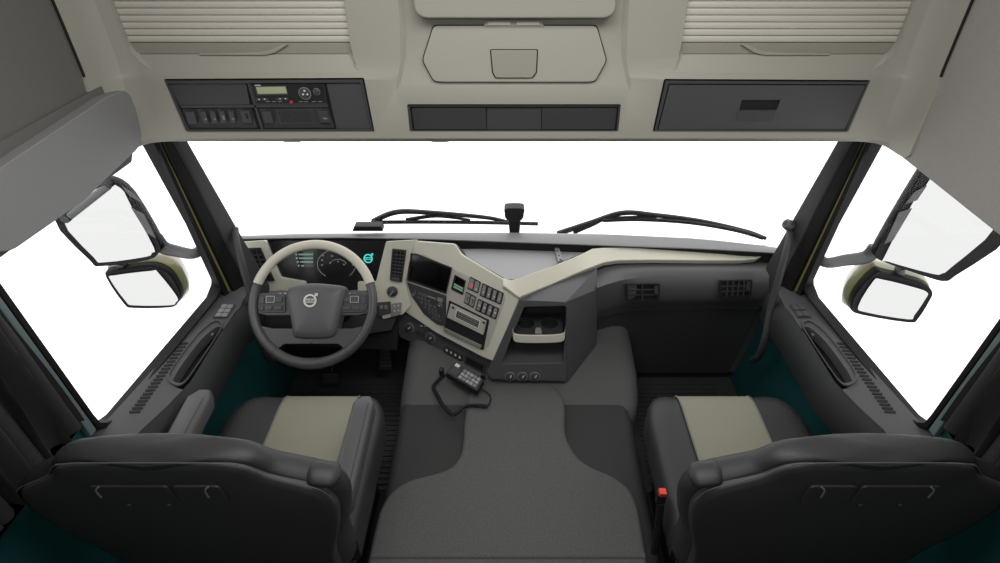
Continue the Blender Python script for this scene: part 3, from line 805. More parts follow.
# lower dark knee panel overlay
# (its own darker lining, set a few millimetres proud)
bm = B(); s2 = []
for p in pxs[1:-1]:
    P = pprof(p); g, h = P[7], P[8]
    s2.append([g + V((0, -.004, -.002)), h + V((0, -.004, 0)), h + V((0, .01, 0)), g + V((0, .01, -.002))])
loft(bm, s2); obj('knee_panel', bm, 'dash_low', da)
# right-hand vents
m4 = pprof(640); PV = pl3(m4[4], m4[4] + V((1, 0, 0)), m4[5])
m5 = pprof(720); PV2 = pl3(m5[4], m5[4] + V((1, 0, 0)), m5[5])
vent(da, PV, [(624.5, 283.5), (659.5, 283), (659, 300.5), (625, 300.5)], 2, 3, .0125, slat='dash_low', tab=(.86, .95, .15, .6), frame=.08)
vent(da, PV2, [(719, 280), (752, 279.5), (750.5, 296), (717.5, 297.5)], 5, 3, .0125, slat='panel', tab=(.84, .94, .1, .65), frame=.08)
# ivory strip sweeping from the console to the right end
sp = []
def strip(px, y0, y1, d0, d1, th=.014):
    a = at_y(px, y0, d0); b = at_y(px, y1, d1); b = V((a.x + (b.x - a.x), b.y, b.z))
    n = V((0, -.45, .9)).normalized() * th
    return [a + n * .6, b + n, b + V((0, .004, -.012)), a + V((0, .01, -.016))]
st = [(503, 278.5, 287, 1.675, 1.64), (511, 281, 293, 1.665, 1.62), (519, 279.5, 299, 1.66, 1.60), (532, 274, 293.5, 1.69, 1.635), (552, 267, 285.5, 1.735, 1.68), (572, 259, 276.5, 1.78, 1.72), (584, 253.5, 271.5, 1.81, 1.74), (592, 249.5, 268.5, 1.84, 1.755), (604, 248.5, 264, 1.85, 1.785), (618, 248.3, 262, 1.856, 1.80), (650, 248.6, 261.5, 1.858, 1.80), (700, 249.6, 262, 1.858, 1.80), (740, 251, 262, 1.855, 1.80), (755, 252, 260.5, 1.85, 1.805), (761, 253.5, 257.5, 1.845, 1.815)]
bm = B(); loft(bm, [strip(*a) for a in st]); obj('trim_strip', bm, 'trim', da, bevel=.004, segs=3)
bm = B(); loft(bm, [[p + V((0, 0, -.004)) for p in strip(a[0], a[2] - .5, a[2] + 1.6, a[4] + .005, a[4] + .006, .002)] for a in st]); obj('strip_gap', bm, 'gap', da)
# top tray behind the console
PTr = PZ(.742)
tq = [(459, 249), (590, 248), (584, 252.5), (556, 264), (521, 280), (505, 278.5), (464, 255)]
bm = B(); slab(bm, PTr, tq, -.02, 0); obj('top_tray', bm, 'tray', da)
bm = B(); slab(bm, PTr, [(553, 246.5), (557, 246.5), (563, 263), (558, 265.5)], .018, 0, .003); tb = obj('tray_divider', bm, 'dash_top', da, bevel=.003)
for a, b in ((557, 251), (559, 255.5), (560.5, 259.5)):
    bm = lathe(B(), [(.004, 0), (.0035, .001)], PTr.mat(PTr.at(a, b, .0182)), 10); obj('socket', bm, 'gap', tb)
# firewall behind pedals
bm = B(); prism(bm, [V((-1.049, 2.0, 0)), V((-1.049, 1.93, .45)), V((-1.049, 1.93, .64)), V((-1.049, 2.03, .62)), V((-1.049, 2.03, 0))], V((2.098, 0, 0))); obj('firewall', bm, 'dash_low', da)
bm = B(); p = P1.pts([(246, 300), (400, 312), (397, 350), (260, 345)], -.06); loft(bm, [p, [a + V((0, .12, -.05)) for a in p]]); obj('knee_cover', bm, 'black', da)

# ================================================================== STEERING COLUMN AND WHEEL
SWc = ray(313, 303.5) * 1.95 + V((0, 0, CH))
el = R(44); PW = Pl(SWc, (0, -math.cos(el), math.sin(el)), (1, 0, 0))
MW = PW.mat()
col = thing('stalk_housing', 'dark stalk housing with two control stalks behind the steering wheel', 'control stalks', SWc)
bm = B(); lathe(bm, [(.055, -.30), (.06, -.12), (.062, -.05), (.05, -.035)], MW, 24); obj('shroud', bm, 'black', col)
def wl(a, b, n=0): return MW @ V((a / 287.2, -b / 287.2, n))     # pixel-ish offsets from hub centre
for sgn in (-1, 1):
    q = [(sgn * 16, -13), (sgn * 38, -15), (sgn * 50, -14), (sgn * 51, -10), (sgn * 46, -7.5), (sgn * 16, -8)]
    bm = B(); prism(bm, fillet([wl(a, b, -.055) for a, b in q], .006, 3), PW.n * .014); st_ = obj('control_stalk', bm, 'dash', col, bevel=.004)
    for a in (33, 38):
        bm = B(); box(bm, (0, 0, 0), (.006, .003, .0008), Matrix.Translation(wl(sgn * a, -11.5, -.0405)) @ PW.mat(V((0, 0, 0)))); obj('mark', bm, 'mark', st_)
wh = thing('steering_wheel', 'four-spoke steering wheel with ivory upper rim and charcoal lower rim', 'steering wheel', SWc)
Rr = .2085
def rimpath(a0, a1, n=40):
    return [MW @ V((Rr * math.cos(R(a0 + (a1 - a0) * i / n)), Rr * math.sin(R(a0 + (a1 - a0) * i / n)), 0)) for i in range(n + 1)]
def rim_secs(a0, a1, r, n=44):
    out = []
    for i in range(n + 1):
        a = R(a0 + (a1 - a0) * i / n); e = V((math.cos(a), math.sin(a), 0))
        low = max(0, -math.sin(a)) ** 3
        rr = r * (1 + .25 * low)
        out.append([MW @ (e * (Rr + rr * math.cos(q)) + V((0, 0, rr * .95 * math.sin(q)))) for q in [2 * math.pi * k / 14 for k in range(14)]])
    return out
bm = B(); loft(bm, rim_secs(19, 161, .0165)); obj('upper_rim', bm, 'wheel_light', wh)
bm = B(); loft(bm, rim_secs(161, 379, .0160)); obj('lower_rim', bm, 'wheel_dark', wh)
for a in (19, 161, 233, 307):
    bm = B(); loft(bm, rim_secs(a - .7, a + .7, .0168, 2)); obj('rim_joint', bm, 'dash_low', wh)
# hub: swollen airbag cover
hubq = [(-25, -15), (-16, -19), (0, -20.5), (16, -19.5), (31, -17), (33, -10), (30, 6), (26, 24), (21, 34), (0, 35.5), (-16, 34), (-19, 26), (-23, 8), (-26, -8)]
hp = smooth_path([V((a, b, 0)) for a, b in hubq], 4, True)
cxh = sum(p.x for p in hp) / len(hp); cyh = sum(p.y for p in hp) / len(hp)
def hubring(k, n): return [wl(cxh + (p.x - cxh) * k, cyh + (p.y - cyh) * k, n) for p in hp]
bm = B(); loft(bm, [hubring(.96, -.05), hubring(1, -.012), hubring(.985, .004), hubring(.93, .014), hubring(.75, .021), hubring(.4, .025), hubring(.1, .026)]); obj('hub_cover', bm, 'hub', wh, smooth=70)
emblem('emblem', wh, 'mark', PW.mat(wl(-.3, -2.2, .0258)), .0225)
# spokes and button pads
for sgn in (-1, 1):
    q = [(sgn * 20, -9), (sgn * 44, -11), (sgn * 58, -10), (sgn * 58, 9), (sgn * 46, 12), (sgn * 22, 12)]
    bm = B(); prism(bm, fillet([wl(a, b, -.018) for a, b in q], .006, 3), PW.n * .016); sp_ = obj('spoke', bm, 'wheel_dark', wh, bevel=.004)
    q = [(sgn * 28, -9), (sgn * 41, -10), (sgn * 53, -9), (sgn * 55, 3), (sgn * 52, 9), (sgn * 27, 9)]
    bm = B(); prism(bm, fillet([wl(a, b, -.002) for a, b in q], .006, 3), PW.n * .006); pad = obj('button_pad', bm, 'dash_low', sp_, bevel=.002)
    for a, b, w, h_ in ((34, -4, 4.5, 3), (43, -4, 4.5, 3.4), (50.5, -3, 2.6, 4), (34, 4.5, 4.5, 2.2), (43.5, 4.5, 4, 2.4), (50, 5, 2, 2.6)):
        bm = B(); prism(bm, fillet([wl(sgn * (a + i * w * .85), b + j * h_ * .8, .004) for i, j in ((-1, -1), (1, -1), (1, 1), (-1, 1))], .003, 2), PW.n * .004); obj('wheel_button', bm, 'panel', sp_, bevel=.001)
    bm = B()
    q0 = [wl(sgn * (42 + i * 4.4), -4 + j * 3.4, .0082) for i, j in ((-1, -1), (1, -1), (1, 1), (-1, 1))]; q1 = [wl(sgn * (42 + i * 3.6), -4 + j * 2.7, .0082) for i, j in ((-1, -1), (1, -1), (1, 1), (-1, 1))]
    ring(bm, q0, q1, PW.n * .0008); obj('button_mark', bm, 'tray', sp_)
    # lower spoke running from the hub foot out to the rim
    q = [(0, 25), (sgn * 24, 25), (sgn * 40, 25), (sgn * 57, 21), (sgn * 52, 32), (sgn * 45, 41), (sgn * 38, 48), (sgn * 33, 51), (sgn * 32, 44), (sgn * 27, 40), (sgn * 12, 40), (0, 40)]
    bm = B(); prism(bm, fillet([wl(a, b, -.016) for a, b in q], .006, 3), PW.n * .016); obj('spoke', bm, 'wheel_dark', wh, bevel=.004)
bm = B(); prism(bm, fillet([wl(a, b, -.020) for a, b in ((-33, 46), (-27, 51), (-14, 53.5), (0, 54), (14, 53.5), (27, 51), (33, 46), (38, 48), (18, 60), (-18, 60), (-38, 48))], .004, 3), PW.n * .014); obj('rim_inner', bm, 'wheel_dark', wh, bevel=.003)

# ================================================================== FOOTWELLS
for s in (-1, 1):
    x0, x1 = (-.98, -.47) if s < 0 else (.52, .98)
    bm = box(B(), ((x0 + x1) / 2, 1.55, .008), (x1 - x0, .62, .012))
    mt = obj('floor_mat', bm, 'rubber', at=((x0 + x1) / 2, 1.55, 0), bevel=.003)
    tag(mt, 'black ribbed rubber mat in the footwell under the steering wheel' if s < 0 else 'black ribbed rubber mat in the passenger footwell', 'floor mat')
    bm = B()
    for i in range(22): box(bm, ((x0 + x1) / 2, 1.27 + i * .0265, .017), (x1 - x0 - .06, .012, .007))
    obj('mat_ribs', bm, 'rubber', mt, bevel=.002)
# pedals
PP = pl3((-.42, 1.86, .16), (-.3, 1.86, .16), (-.42, 1.93, .30))
for q, lab in (([(380, 347), (391, 347), (393, 369), (379, 369)], 'dark accelerator pedal right of the steering column, above the footwell mat'), ([(322, 372), (340, 372), (341, 384), (321, 384)], 'dark brake pedal below the steering wheel')):
    c0 = PP.at((q[0][0] + q[1][0]) / 2, q[2][1])
    pd = thing('pedal', lab, 'pedal', c0)
    bm = B(); slab(bm, PP, q, .014, 0, .008); obj('pedal_plate', bm, 'black', pd, bevel=.003)
    bm = B()
    for i in range(5): slab(bm, PP, cell(q, .12, .88, .12 + i * .17, .2 + i * .17), .003, .0142)
    obj('pedal_ribs', bm, 'dash_low', pd)
    t = PP.at((q[0][0] + q[1][0]) / 2, q[0][1] + 4, -.002); bm = B(); tube(bm, [t, t + V((0, .06, .03)), V((t.x, 1.965, t.z + .08))], .009, 8); obj('pedal_arm', bm, 'black', pd)

# ================================================================== ENGINE TUNNEL
tu = thing('engine_tunnel', 'grey felt covered engine tunnel between the two seats', 'engine cover', (0, 1.2, 0))
def tsec(y, xl, xr, z, r=.05, zb=0.0):
    pts = [V((xl, y, zb)), V((xl + .004, y, z - r))]
    for k in range(1, 5): a = R(90 * k / 4); pts.append(V((xl + .004 + r - r * math.cos(a), y, z - r + r * math.sin(a))))
    for k in range(0, 5): a = R(90 * k / 4); pts.append(V((xr - .004 - r + r * math.sin(a), y, z - r + r * math.cos(a))))
    pts += [V((xr, y, zb))]
    return pts
bm = B(); loft(bm, [tsec(y, -.44, .46, z, .04) for y, z in ((.45, .30), (.9, .30), (1.3, .305), (1.5, .32))]); obj('tunnel_base', bm, 'rubber', tu)
bm = B(); loft(bm, [tsec(y, xl, xr, z, r) for y, xl, xr, z, r in ((1.40, -.44, .47, .29, .03), (1.44, -.445, .49, .315, .05), (1.50, -.45, .505, .335, .06), (1.60, -.45, .515, .365, .07), (1.72, -.45, .515, .395, .08), (1.88, -.45, .51, .425, .08))])
obj('tunnel_nose', bm, 'hump', tu, smooth=60)
pq = [(355, 640), (367, 563), (376, 522), (381, 506), (392, 490), (410, 479), (434, 472.5), (451, 466), (460, 454), (463, 438), (465, 412), (470, 392), (490, 382), (545, 382), (560, 392), (565, 404), (565, 425), (568, 440), (578, 456), (594, 467), (612, 474.5), (629, 487), (637, 503), (641, 520), (648, 563), (658, 640)]
PM = PZ(.352)
bm = B(); p = smooth_path(PM.pts(pq), 3, True)
prism(bm, p, V((0, 0, -.055))); obj('raised_mat', bm, 'carpet', tu, bevel=.016, segs=4)
# fold line at the back edge
bm = B(); a, b = PM.at(372, 556), PM.at(645, 556); tube(bm, [a.lerp(b, i / 10) + V((0, 0, -.004)) for i in range(11)], .010, 10); obj('mat_fold', bm, 'carpet', tu)

# ================================================================== HANDSET WITH COILED CORD
PHs = PZ(.405)
hq = [(455, 362.5), (484, 379.5), (477, 391), (445.5, 372.5)]
hs = thing('remote_handset', 'black wired remote handset with grey keys lying on the tunnel below the console', 'remote control', PHs.at(465, 378) - V((0, 0, .03)))
bm = B(); slab(bm, PHs, hq, -.028, 0, .006); obj('handset_body', bm, 'black', hs, bevel=.004, segs=3)
bm = B(); slab(bm, PHs, cell(hq, .03, .97, .06, .94), .001, .0001, .004); obj('key_plate', bm, 'dash_low', hs)
for i in range(5):
    for j in range(3):
        bm = B(); slab(bm, PHs, cell(hq, .36 + i * .115, .455 + i * .115, .1 + j * .28, .32 + j * .28), .004, .0012, .002); obj('handset_key', bm, 'tray' if (i + j) % 3 else 'key', hs, bevel=.001)
bm = B(); slab(bm, PHs, cell(hq, .06, .2, .02, .26), .005, .0012, .002); obj('handset_display', bm, 'mark', hs, bevel=.001)
bm = B(); slab(bm, PHs, cell(hq, .1, .3, .35, .85), .003, .0012, .002); obj('dark_key', bm, 'panel', hs, bevel=.001)
for px in ((441.5, 371.5), (483, 376)):
    c0 = PHs.at(*px, -.012); bm = box(B(), c0, (.018, .022, .03)); obj('holder_clip', bm, 'black', hs, bevel=.004)
def hump_at(px, py, lift=.01):
    z = .36
    for _ in range(12):
        p = PZ(z + lift).at(px, py)
        y = p.y; z = .5 * z + .5 * (.352 if y < 1.5 else .352 + (y - 1.5) * .22)
    return PZ(z + lift).at(px, py)
cp_ = [(445, 374), (438, 381), (433.5, 387), (437, 395), (442, 404), (448, 411), (452.5, 414.5), (458, 412), (464, 406.5), (475, 405.3), (487.5, 406.5)]
path = smooth_path([hump_at(a, b, .012) for a, b in cp_], 10)
# coil along the path
bm = B(); tot = 0; coil = []
L = [0]
for i in range(1, len(path)): L.append(L[-1] + (path[i] - path[i - 1]).length)
turns = 70; NS = turns * 8; k = 0
for i in range(NS + 1):
    d = L[-1] * i / NS
    while k < len(L) - 2 and L[k + 1] < d: k += 1
    t = (d - L[k]) / max(1e-9, L[k + 1] - L[k]); p = path[k].lerp(path[k + 1], t)
    tg = (path[k + 1] - path[k]).normalized(); s_ = tg.cross(V((0, 0, 1))).normalized(); u_ = s_.cross(tg)
    a = 2 * math.pi * turns * i / NS; coil.append(p + (s_ * math.cos(a) + u_ * math.sin(a)) * .0062)
tube(bm, coil, .0021, 5); obj('coiled_cord', bm, 'black', hs)
bm = B(); tube(bm, smooth_path([hump_at(482, 389, .012), hump_at(487, 392, .008), hump_at(490.5, 397, .006), hump_at(490, 402, .006), hump_at(487.5, 406.5, .012)], 8), .003, 8); obj('straight_cord', bm, 'black', hs)

# ================================================================== SEATS
def make_seat(s):
    left = s < 0
    cx = -.668 if left else .685
    t = thing('driver_seat' if left else 'passenger_seat', 'black leather driver seat with sand grey cushion insert and two armrests, behind the steering wheel' if left else 'black leather passenger seat with sand grey cushion insert and red buckle', 'seat', (cx, 1.0, 0))
    X = lambda a: cx + a * (1 if left else -1) * (1.0 if a > 0 else OUT[0])          # +a is toward the middle of the cab
    OUT = [1.03]
    # --- cushion
    HW = .25; Y0, Y1, ZT = .78, 1.30, .56
    def top(a, y):
        e = (y - (Y1 - .09)) / .09; fr = .05 * (1 - math.sqrt(max(0, 1 - min(1, max(0, e)) ** 2)))
        b = max(0, (abs(a) - .13) / .12); bol = .022 * min(1, b) ** 1.5
        return ZT + bol - fr + .012 * math.cos((y - Y0) / (Y1 - Y0) * 3) * 0
    def hw(y):
        e = max(0, (y - (Y1 - .16)) / .16); return HW - .085 * (1 - math.sqrt(max(0, 1 - e ** 2.2)))
    ys = [Y0, .9, 1.0, 1.08, 1.13, 1.16, 1.19, 1.215, 1.245, 1.27, 1.288, 1.2995]
    ab = [-1, -.97, -.92, -.85, -.75, -.65, -.5, -.25, 0, .25, .5, .65, .75, .85, .92, .97, 1]
    bm = B(); secs = []
    for y in ys:
        w = hw(y); row = []
        for a in ab:
            edge = max(0, (abs(a) - .85) / .15); z = top(a * w, y) - .045 * (1 - math.sqrt(max(0, 1 - edge ** 2)))
            row.append(V((X(a * w), y, z)))
        row += [V((X(w), y, .46)), V((X(w * .95), y, .44)), V((X(-w * .95), y, .44)), V((X(-w), y, .46))]
        secs.append(row)
    loft(bm, secs); obj('seat_cushion', bm, 'leather', t, smooth=75)
    bm = B(); secs = []; IW = .118; IC = -.643 if left else .678; XI = lambda a: IC + a
    for y in ys:
        w = min(IW, hw(y) - .02) ; w = IW + .006 * (y - 1.0)
        row = [V((XI(a * w), y, top(a * w, y) + .005)) for a in (-1, -.66, -.33, 0, .33, .66, 1)] + [V((XI(a * w), y, top(a * w, y) - .02)) for a in (1, .66, .33, 0, -.33, -.66, -1)]
        secs.append(row)
    loft(bm, secs); obj('cushion_insert', bm, 'insert', t, smooth=60)
    for a in (-1, 1):
        bm = B(); tube(bm, [V((XI(a * (IW + .006 * (y - 1) + .002)), y, top(IW, y) + .006)) for y in ys], .0028, 6); obj('seam_piping', bm, 'stitch', t)
    # --- base
    bm = B(); loft(bm, [[V((X(a * w), y, z)) for a, y in ((-1, .72), (1, .72), (1, 1.2), (-1, 1.2))] for z, w in ((.006, .22), (.10, .21), (.12, .17), (.34, .19), (.44, .235))]); obj('seat_base', bm, 'black', t, bevel=.01)
    # --- backrest
    OUT[0] = 1.0
    if left: cx = -.683
    else: cx = .692
    prof = [(0, 1.112), (.10, 1.1115), (.155, 1.107), (.188, 1.094), (.207, 1.074), (.222, 1.055), (.248, 1.037), (.28, 1.018), (.315, .992), (.332, .955), (.333, .91), (.315, .82), (.28, .7), (.265, .58), (.25, .50), (.12, .485), (0, .482)]
    outl = [(a, z) for a, z in prof] + [(-a, z) for a, z in prof[-2:0:-1]]
    outl = [(p.x, p.y) for p in smooth_path([V((a, z, 0)) for a, z in outl], 3, True)]
    TH_ = lambda z: .052 + .07 * max(0, min(1, (1.06 - z) / .4))
    yc = lambda z: .775 - (z - .5) * .19
    def shape(bm, T, r, sc=1.0, dy=0, zmin=None, bulge=.012):
        secs = []
        for t_, ins in [(-1, .9), (-1, .45), (-1, .12)] + [(-math.cos(R(a)), 0) for a in (15, 40, 65, 90)] + [(math.cos(R(a)), 0) for a in (65, 40, 15)] + [(1, .12), (1, .45), (1, .9)]:
            ring_ = []
            for a, z in outl:
                c0 = V((0, min(1.08, max(.62, z)) if abs(a) > .14 else min(1.1, max(.62, z)), 0)); p = V((a, z, 0)) * 1.0
                c0.x = 0; d = p - c0
                rr = min(r, TH_(z) * .45) * (1 - math.sqrt(max(0, 1 - t_ * t_)))
                p = p - d.normalized() * min(rr, d.length * .5)
                if ins: p = c0 + (p - c0) * (1 - ins)
                off = t_ * TH_(p.y) / 2 + (bulge * math.copysign(1, t_) * min(1, ins * 1.5) if ins else 0)
                ring_.append(V((X(p.x * sc), yc(p.y) + off + dy, p.y)))
            secs.append(ring_)
        return loft(bm, secs)
    bm = shape(B(), .11, .035); bk = obj('backrest', bm, 'leather', t, smooth=80)
    # rear shell: plastic panel that stops below the padded top edge
    PB = lambda a, z, off: V((X(a), yc(z) - TH_(z) / 2 - .012 * (.4 + .6 * max(0, min(1, (1.1 - z) / .25))) + off, z))
    so = []
    for a, z in outl:
        c0 = V((0, min(1.0, max(.62, z)))); d = V((a, z)) - c0; so.append(tuple(c0 + d * (1 - .016 / d.length)))
    bm = B()
    def sring(k, off): return [PB(a * k, .85 + (z - .85) * k, off) for a, z in so]
    loft(bm, [sring(1, .03), sring(1, .002), sring(.985, -.004), sring(.93, -.008), sring(.6, -.012), sring(.2, -.013)]); obj('rear_shell', bm, 'leather_back', bk, smooth=60)
    # stitched seam following the top of the shell
    up = [(a, z + .006) for a, z in so if z > .93]
    n = len(up); i0 = max(range(n), key=lambda i: 1 if i == n - 1 else 0)
    left_ = sorted([p for p in up if p[0] < 0], key=lambda p: p[1]); right_ = sorted([p for p in up if p[0] >= 0], key=lambda p: -p[1])
    ln = [PB(a * 1.012, z, -.002) for a, z in left_ + right_]
    bm = B(); tube(bm, smooth_path(ln, 2), .0011, 5); obj('stitched_seam', bm, 'thread', bk)
    # pocket panel on the back, two halves
    for a0, a1 in ((-.135, .02), (.026, .12)):
        bm = B(); q = [(a0, 1.04), (a1, 1.04), (a1, .975), (a0, .975)]
        prism(bm, fillet([PB(a * (1 if left else 1), z, -.010) for a, z in q], .012, 4), V((0, -.008, -.001))); obj('back_panel', bm, 'leather_back', bk, bevel=.004)
    for a in (-.11, .10):
        bm = B(); tube(bm, smooth_path([PB(a, 1.04, -.018), PB(a - .008, 1.03, -.021), PB(a - .010, 1.005, -.021)], 5), .002, 6); obj('pull_loop', bm, 'key', bk)
    for a in (-.09, -.01):
        bm = B(); lathe(bm, [(.007, 0), (.006, .003)], Matrix.Translation(PB(a, .96, -.014)) @ Matrix.Rotation(R(90), 4, 'X'), 12); obj('panel_clip', bm, 'panel', bk)
    # belt guide on the inner shoulder
    c0 = PB(.302, 1.008, .030)
    bm = B(); secs = []
    for k in range(9):
        u_ = -1 + k / 4; w = math.sqrt(max(0.02, 1 - u_ ** 4)); secs.append([c0 + V((u_ * .034 * (1 if left else -1), .030 * w * math.cos(q), .016 * w * math.sin(q) - u_ * .006)) for q in [2 * math.pi * i / 12 for i in range(12)]])
    loft(bm, secs); obj('belt_guide', bm, 'leather', t, smooth=80)
    # armrests
    def armrest(a, ya, za, yb, zb, w, h):
        d = V((0, yb - ya, zb - za)); N = 12; secs = []
        for k in range(N + 1):
            u_ = k / N; e = 1 - max(0, (abs(u_ - .5) - .42) / .08) ** 2 * .45; c_ = V((X(a), ya, za)) + d * u_
            secs.append([c_ + V((w * e * math.copysign(abs(math.cos(q)) ** .45, math.cos(q)), 0, h * e * math.copysign(abs(math.sin(q)) ** .45, math.sin(q)))) for q in [2 * math.pi * i / 20 for i in range(20)]])
        bm = B(); loft(bm, secs); ar = obj('armrest', bm, 'leather_grey', t, smooth=65)
        bm = B(); tube(bm, [V((X(a) + w * .55 * (1 if left else -1), ya, za + h * .99)) + d * (k / 10) for k in range(1, 10)], .0015, 5); obj('armrest_seam', bm, 'dash_low', ar)
        bm = B(); lathe(bm, [(.03, -.02), (.03, .02)], Matrix.Translation(V((X(a - .03 * math.copysign(1, a)), ya + .03, za - .01))) @ Matrix.Rotation(R(90), 4, 'Y'), 16); obj('armrest_pivot', bm, 'black', ar)
        return ar
    if left:
        armrest(.265, .735, .74, 1.075, .765, .03, .03)
        armrest(-.205, .70, .745, 1.10, .765, .034, .03)
    else:
        bx = X(.272); bm = B(); tube(bm, [V((bx, .84, .36)), V((bx - .003, .86, .48)), V((bx - .006, .878, .56))], .011, 8, flat=.6); st2 = obj('buckle_stalk', bm, 'black', t)
        bm = box(B(), V((bx - .006, .885, .58)), (.026, .018, .045)); bk2 = obj('buckle', bm, 'black', t, bevel=.004)
        bm = box(B(), V((bx - .006, .884, .604)), (.02, .019, .016)); obj('release_button', bm, 'buckle', bk2, bevel=.002)
    return t
make_seat(-1); make_seat(1)

# ================================================================== DOORS (inner panels)
for s in (-1, 1):
    mir = (lambda p: p) if s < 0 else (lambda p: V((-p.x, p.y, p.z)))
    a = V((-1.048, .894, .848)); b = V((-1.048, 1.63, .742)); c = PX(-.935).at(244, 316)
    PD = pl3(a, b, c, right=(0, 1, 0))
    zp = lambda x, y: PD.o.z - ((x - PD.o.x) * PD.n.x + (y - PD.o.y) * PD.n.y) / PD.n.z
    dp_ = [V((x, y, zp(x, y))) for x, y in ((-1.05, .70), (-1.05, 1.66), (-.985, 1.66))] + [PD.at(*q) for q in ((240, 307), (235, 312), (222, 331), (191, 381), (166, 407), (141, 430))]
    e = PD.at(141, 430); dp_ += [V((e.x - .005, .70, zp(e.x - .005, .70)))]
    bm = B(); p0 = [mir(p) for p in dp_]
    low = [mir(p + V((0, 0, -.035))) for p in dp_]
    loft(bm, [p0, low]); dr = obj('door_%d' % (1 if s < 0 else 2), bm, 'door', kind='structure')
    # grab pocket
    pk = [(215, 322), (221, 323.5), (221, 329), (208, 350), (195, 369), (186, 381), (179, 384), (171, 379.5), (171.5, 372), (182, 356), (196, 338), (206, 328)]
    cq = smooth_path(PD.pts(pk, .02), 3, True); cb = B(); prism(cb, [mir(p) for p in cq], V((0, 0, -.085))); cut(dr, [cb]); rebevel(dr, .004, 2, 40)
    bm = B(); q2 = smooth_path(PD.pts(pk, -.052), 3, True); prism(bm, [mir(p) for p in q2], V((0, 0, -.004))); obj('pocket_floor', bm, 'gap', dr)
    bm = B(); q2 = smooth_path(PD.pts(pk, .001), 3, True); cen = sum((p for p in q2), V((0, 0, 0))) / len(q2)
    ring(bm, [mir(cen + (p - cen) * 1.07) for p in q2], [mir(cen + (p - cen) * 1.0) for p in q2], V((0, 0, .005))); obj('pocket_rim', bm, 'panel', dr, bevel=.002)
    # latch lever in the pocket
    bm = B(); prism(bm, [mir(p) for p in PD.pts([(206, 330), (214, 331), (212, 335), (204, 334)], -.012)], V((0, 0, -.008))); obj('latch_lever', bm, 'key', dr, bevel=.002)
    # defroster slots by the glass
    for i in range(20):
        u_ = i / 19.0; px = 184 - 49 * u_; py = 344 + 68 * u_
        bm = B(); w = 4.0 + 1.6 * u_
        prism(bm, [mir(p) for p in PD.pts([(px - w, py - .8), (px + w, py - 1.6), (px + w, py + .2 + .4 * u_), (px - w, py + 1.0 + .4 * u_)], .0006)], V((0, 0, .0012))); obj('demist_slot', bm, 'gap', dr)
    # window switches (left) / small vent (right)
    q = [(222, 304), (236, 305), (228, 318), (213, 318)]
    bm = B(); prism(bm, fillet([mir(p) for p in PD.pts(q, .0)], .004), V((0, 0, .004))); wp = obj('switch_plate', bm, 'dash_low', dr)
    for i in range(2):
        for j in range(3 if s < 0 else 2):
            n_ = 3 if s < 0 else 2
            bm = B(); prism(bm, [mir(p) for p in PD.pts(cell(q, .1 + i * .42, .46 + i * .42, .06 + j * .94 / n_, (j + .8) * .94 / n_ + .06), .004)], V((0, 0, .005))); obj('window_switch', bm, 'key' if s < 0 else 'panel', wp, bevel=.001)
    # inner door lining below the sill
    ed = [dp_[2]] + dp_[3:]
    bm = B(); loft(bm, [[mir(p + V((-.004, 0, -.004))), mir(p + V((.022, 0, -.03))), mir(p + V((.026, 0, -.14 + .04 * k / 8))), mir(p + V((.010, 0, -.16 + .04 * k / 8))), mir(p + V((.004, 0, -.04)))] for k, p in enumerate(ed)]); obj('door_lining', bm, 'wall', dr, smooth=60)
    # grab handle by the windshield pillar
    gp = [V((-.985, 1.70, .955)), V((-.972, 1.655, .92)), V((-.958, 1.62, .84)), V((-.945, 1.58, .70)), V((-.935, 1.53, .58)), V((-.94, 1.54, .48)), V((-.96, 1.60, .40))]
    bm = B(); tube(bm, smooth_path([mir(p) for p in gp], 6), .013, 12)
    gh = obj('grab_handle', bm, 'dash_low', at=mir(V((-.96, 1.6, .4))))
    tag(gh, 'curved black grab handle by the left windshield pillar' if s < 0 else 'curved black grab handle by the right windshield pillar', 'handle')

# ================================================================== CURTAINS
for s in (-1, 1):
    bm = B(); N = 156; rows = []
    for k in range(13):
        v = k / 12.0; z = 1.36 - v * .41
        yf = .853; yb = .38
        row = []
        for i in range(N + 1):
            u_ = i / N; y = yb + (yf - yb) * u_
            ph = u_ * 2 * math.pi * 13 + .9 * math.sin(3.1 * v + u_ * 5); am = .020 + .008 * math.sin(u_ * 23 + 1)
            x = 1.010 - am * math.sin(ph) * (1 - .25 * v); row.append(V((s * x, y + .012 * math.cos(ph * .7 + v * 2) * (u_ < .97), z)))
        rows.append(row)
    front = rows; back = [[p + V((s * .003, 0, 0)) for p in r] for r in rows]
    secs = [f_ + b_[::-1] for f_, b_ in zip(front, back)]
    loft(bm, secs)
    cu = obj('curtain', bm, 'curtain', smooth=70, at=(s * 1.0, .65, .95))
    tag(cu, 'dark pleated curtain gathered behind the left side window' if s < 0 else 'dark pleated curtain gathered behind the right side window', 'curtain')

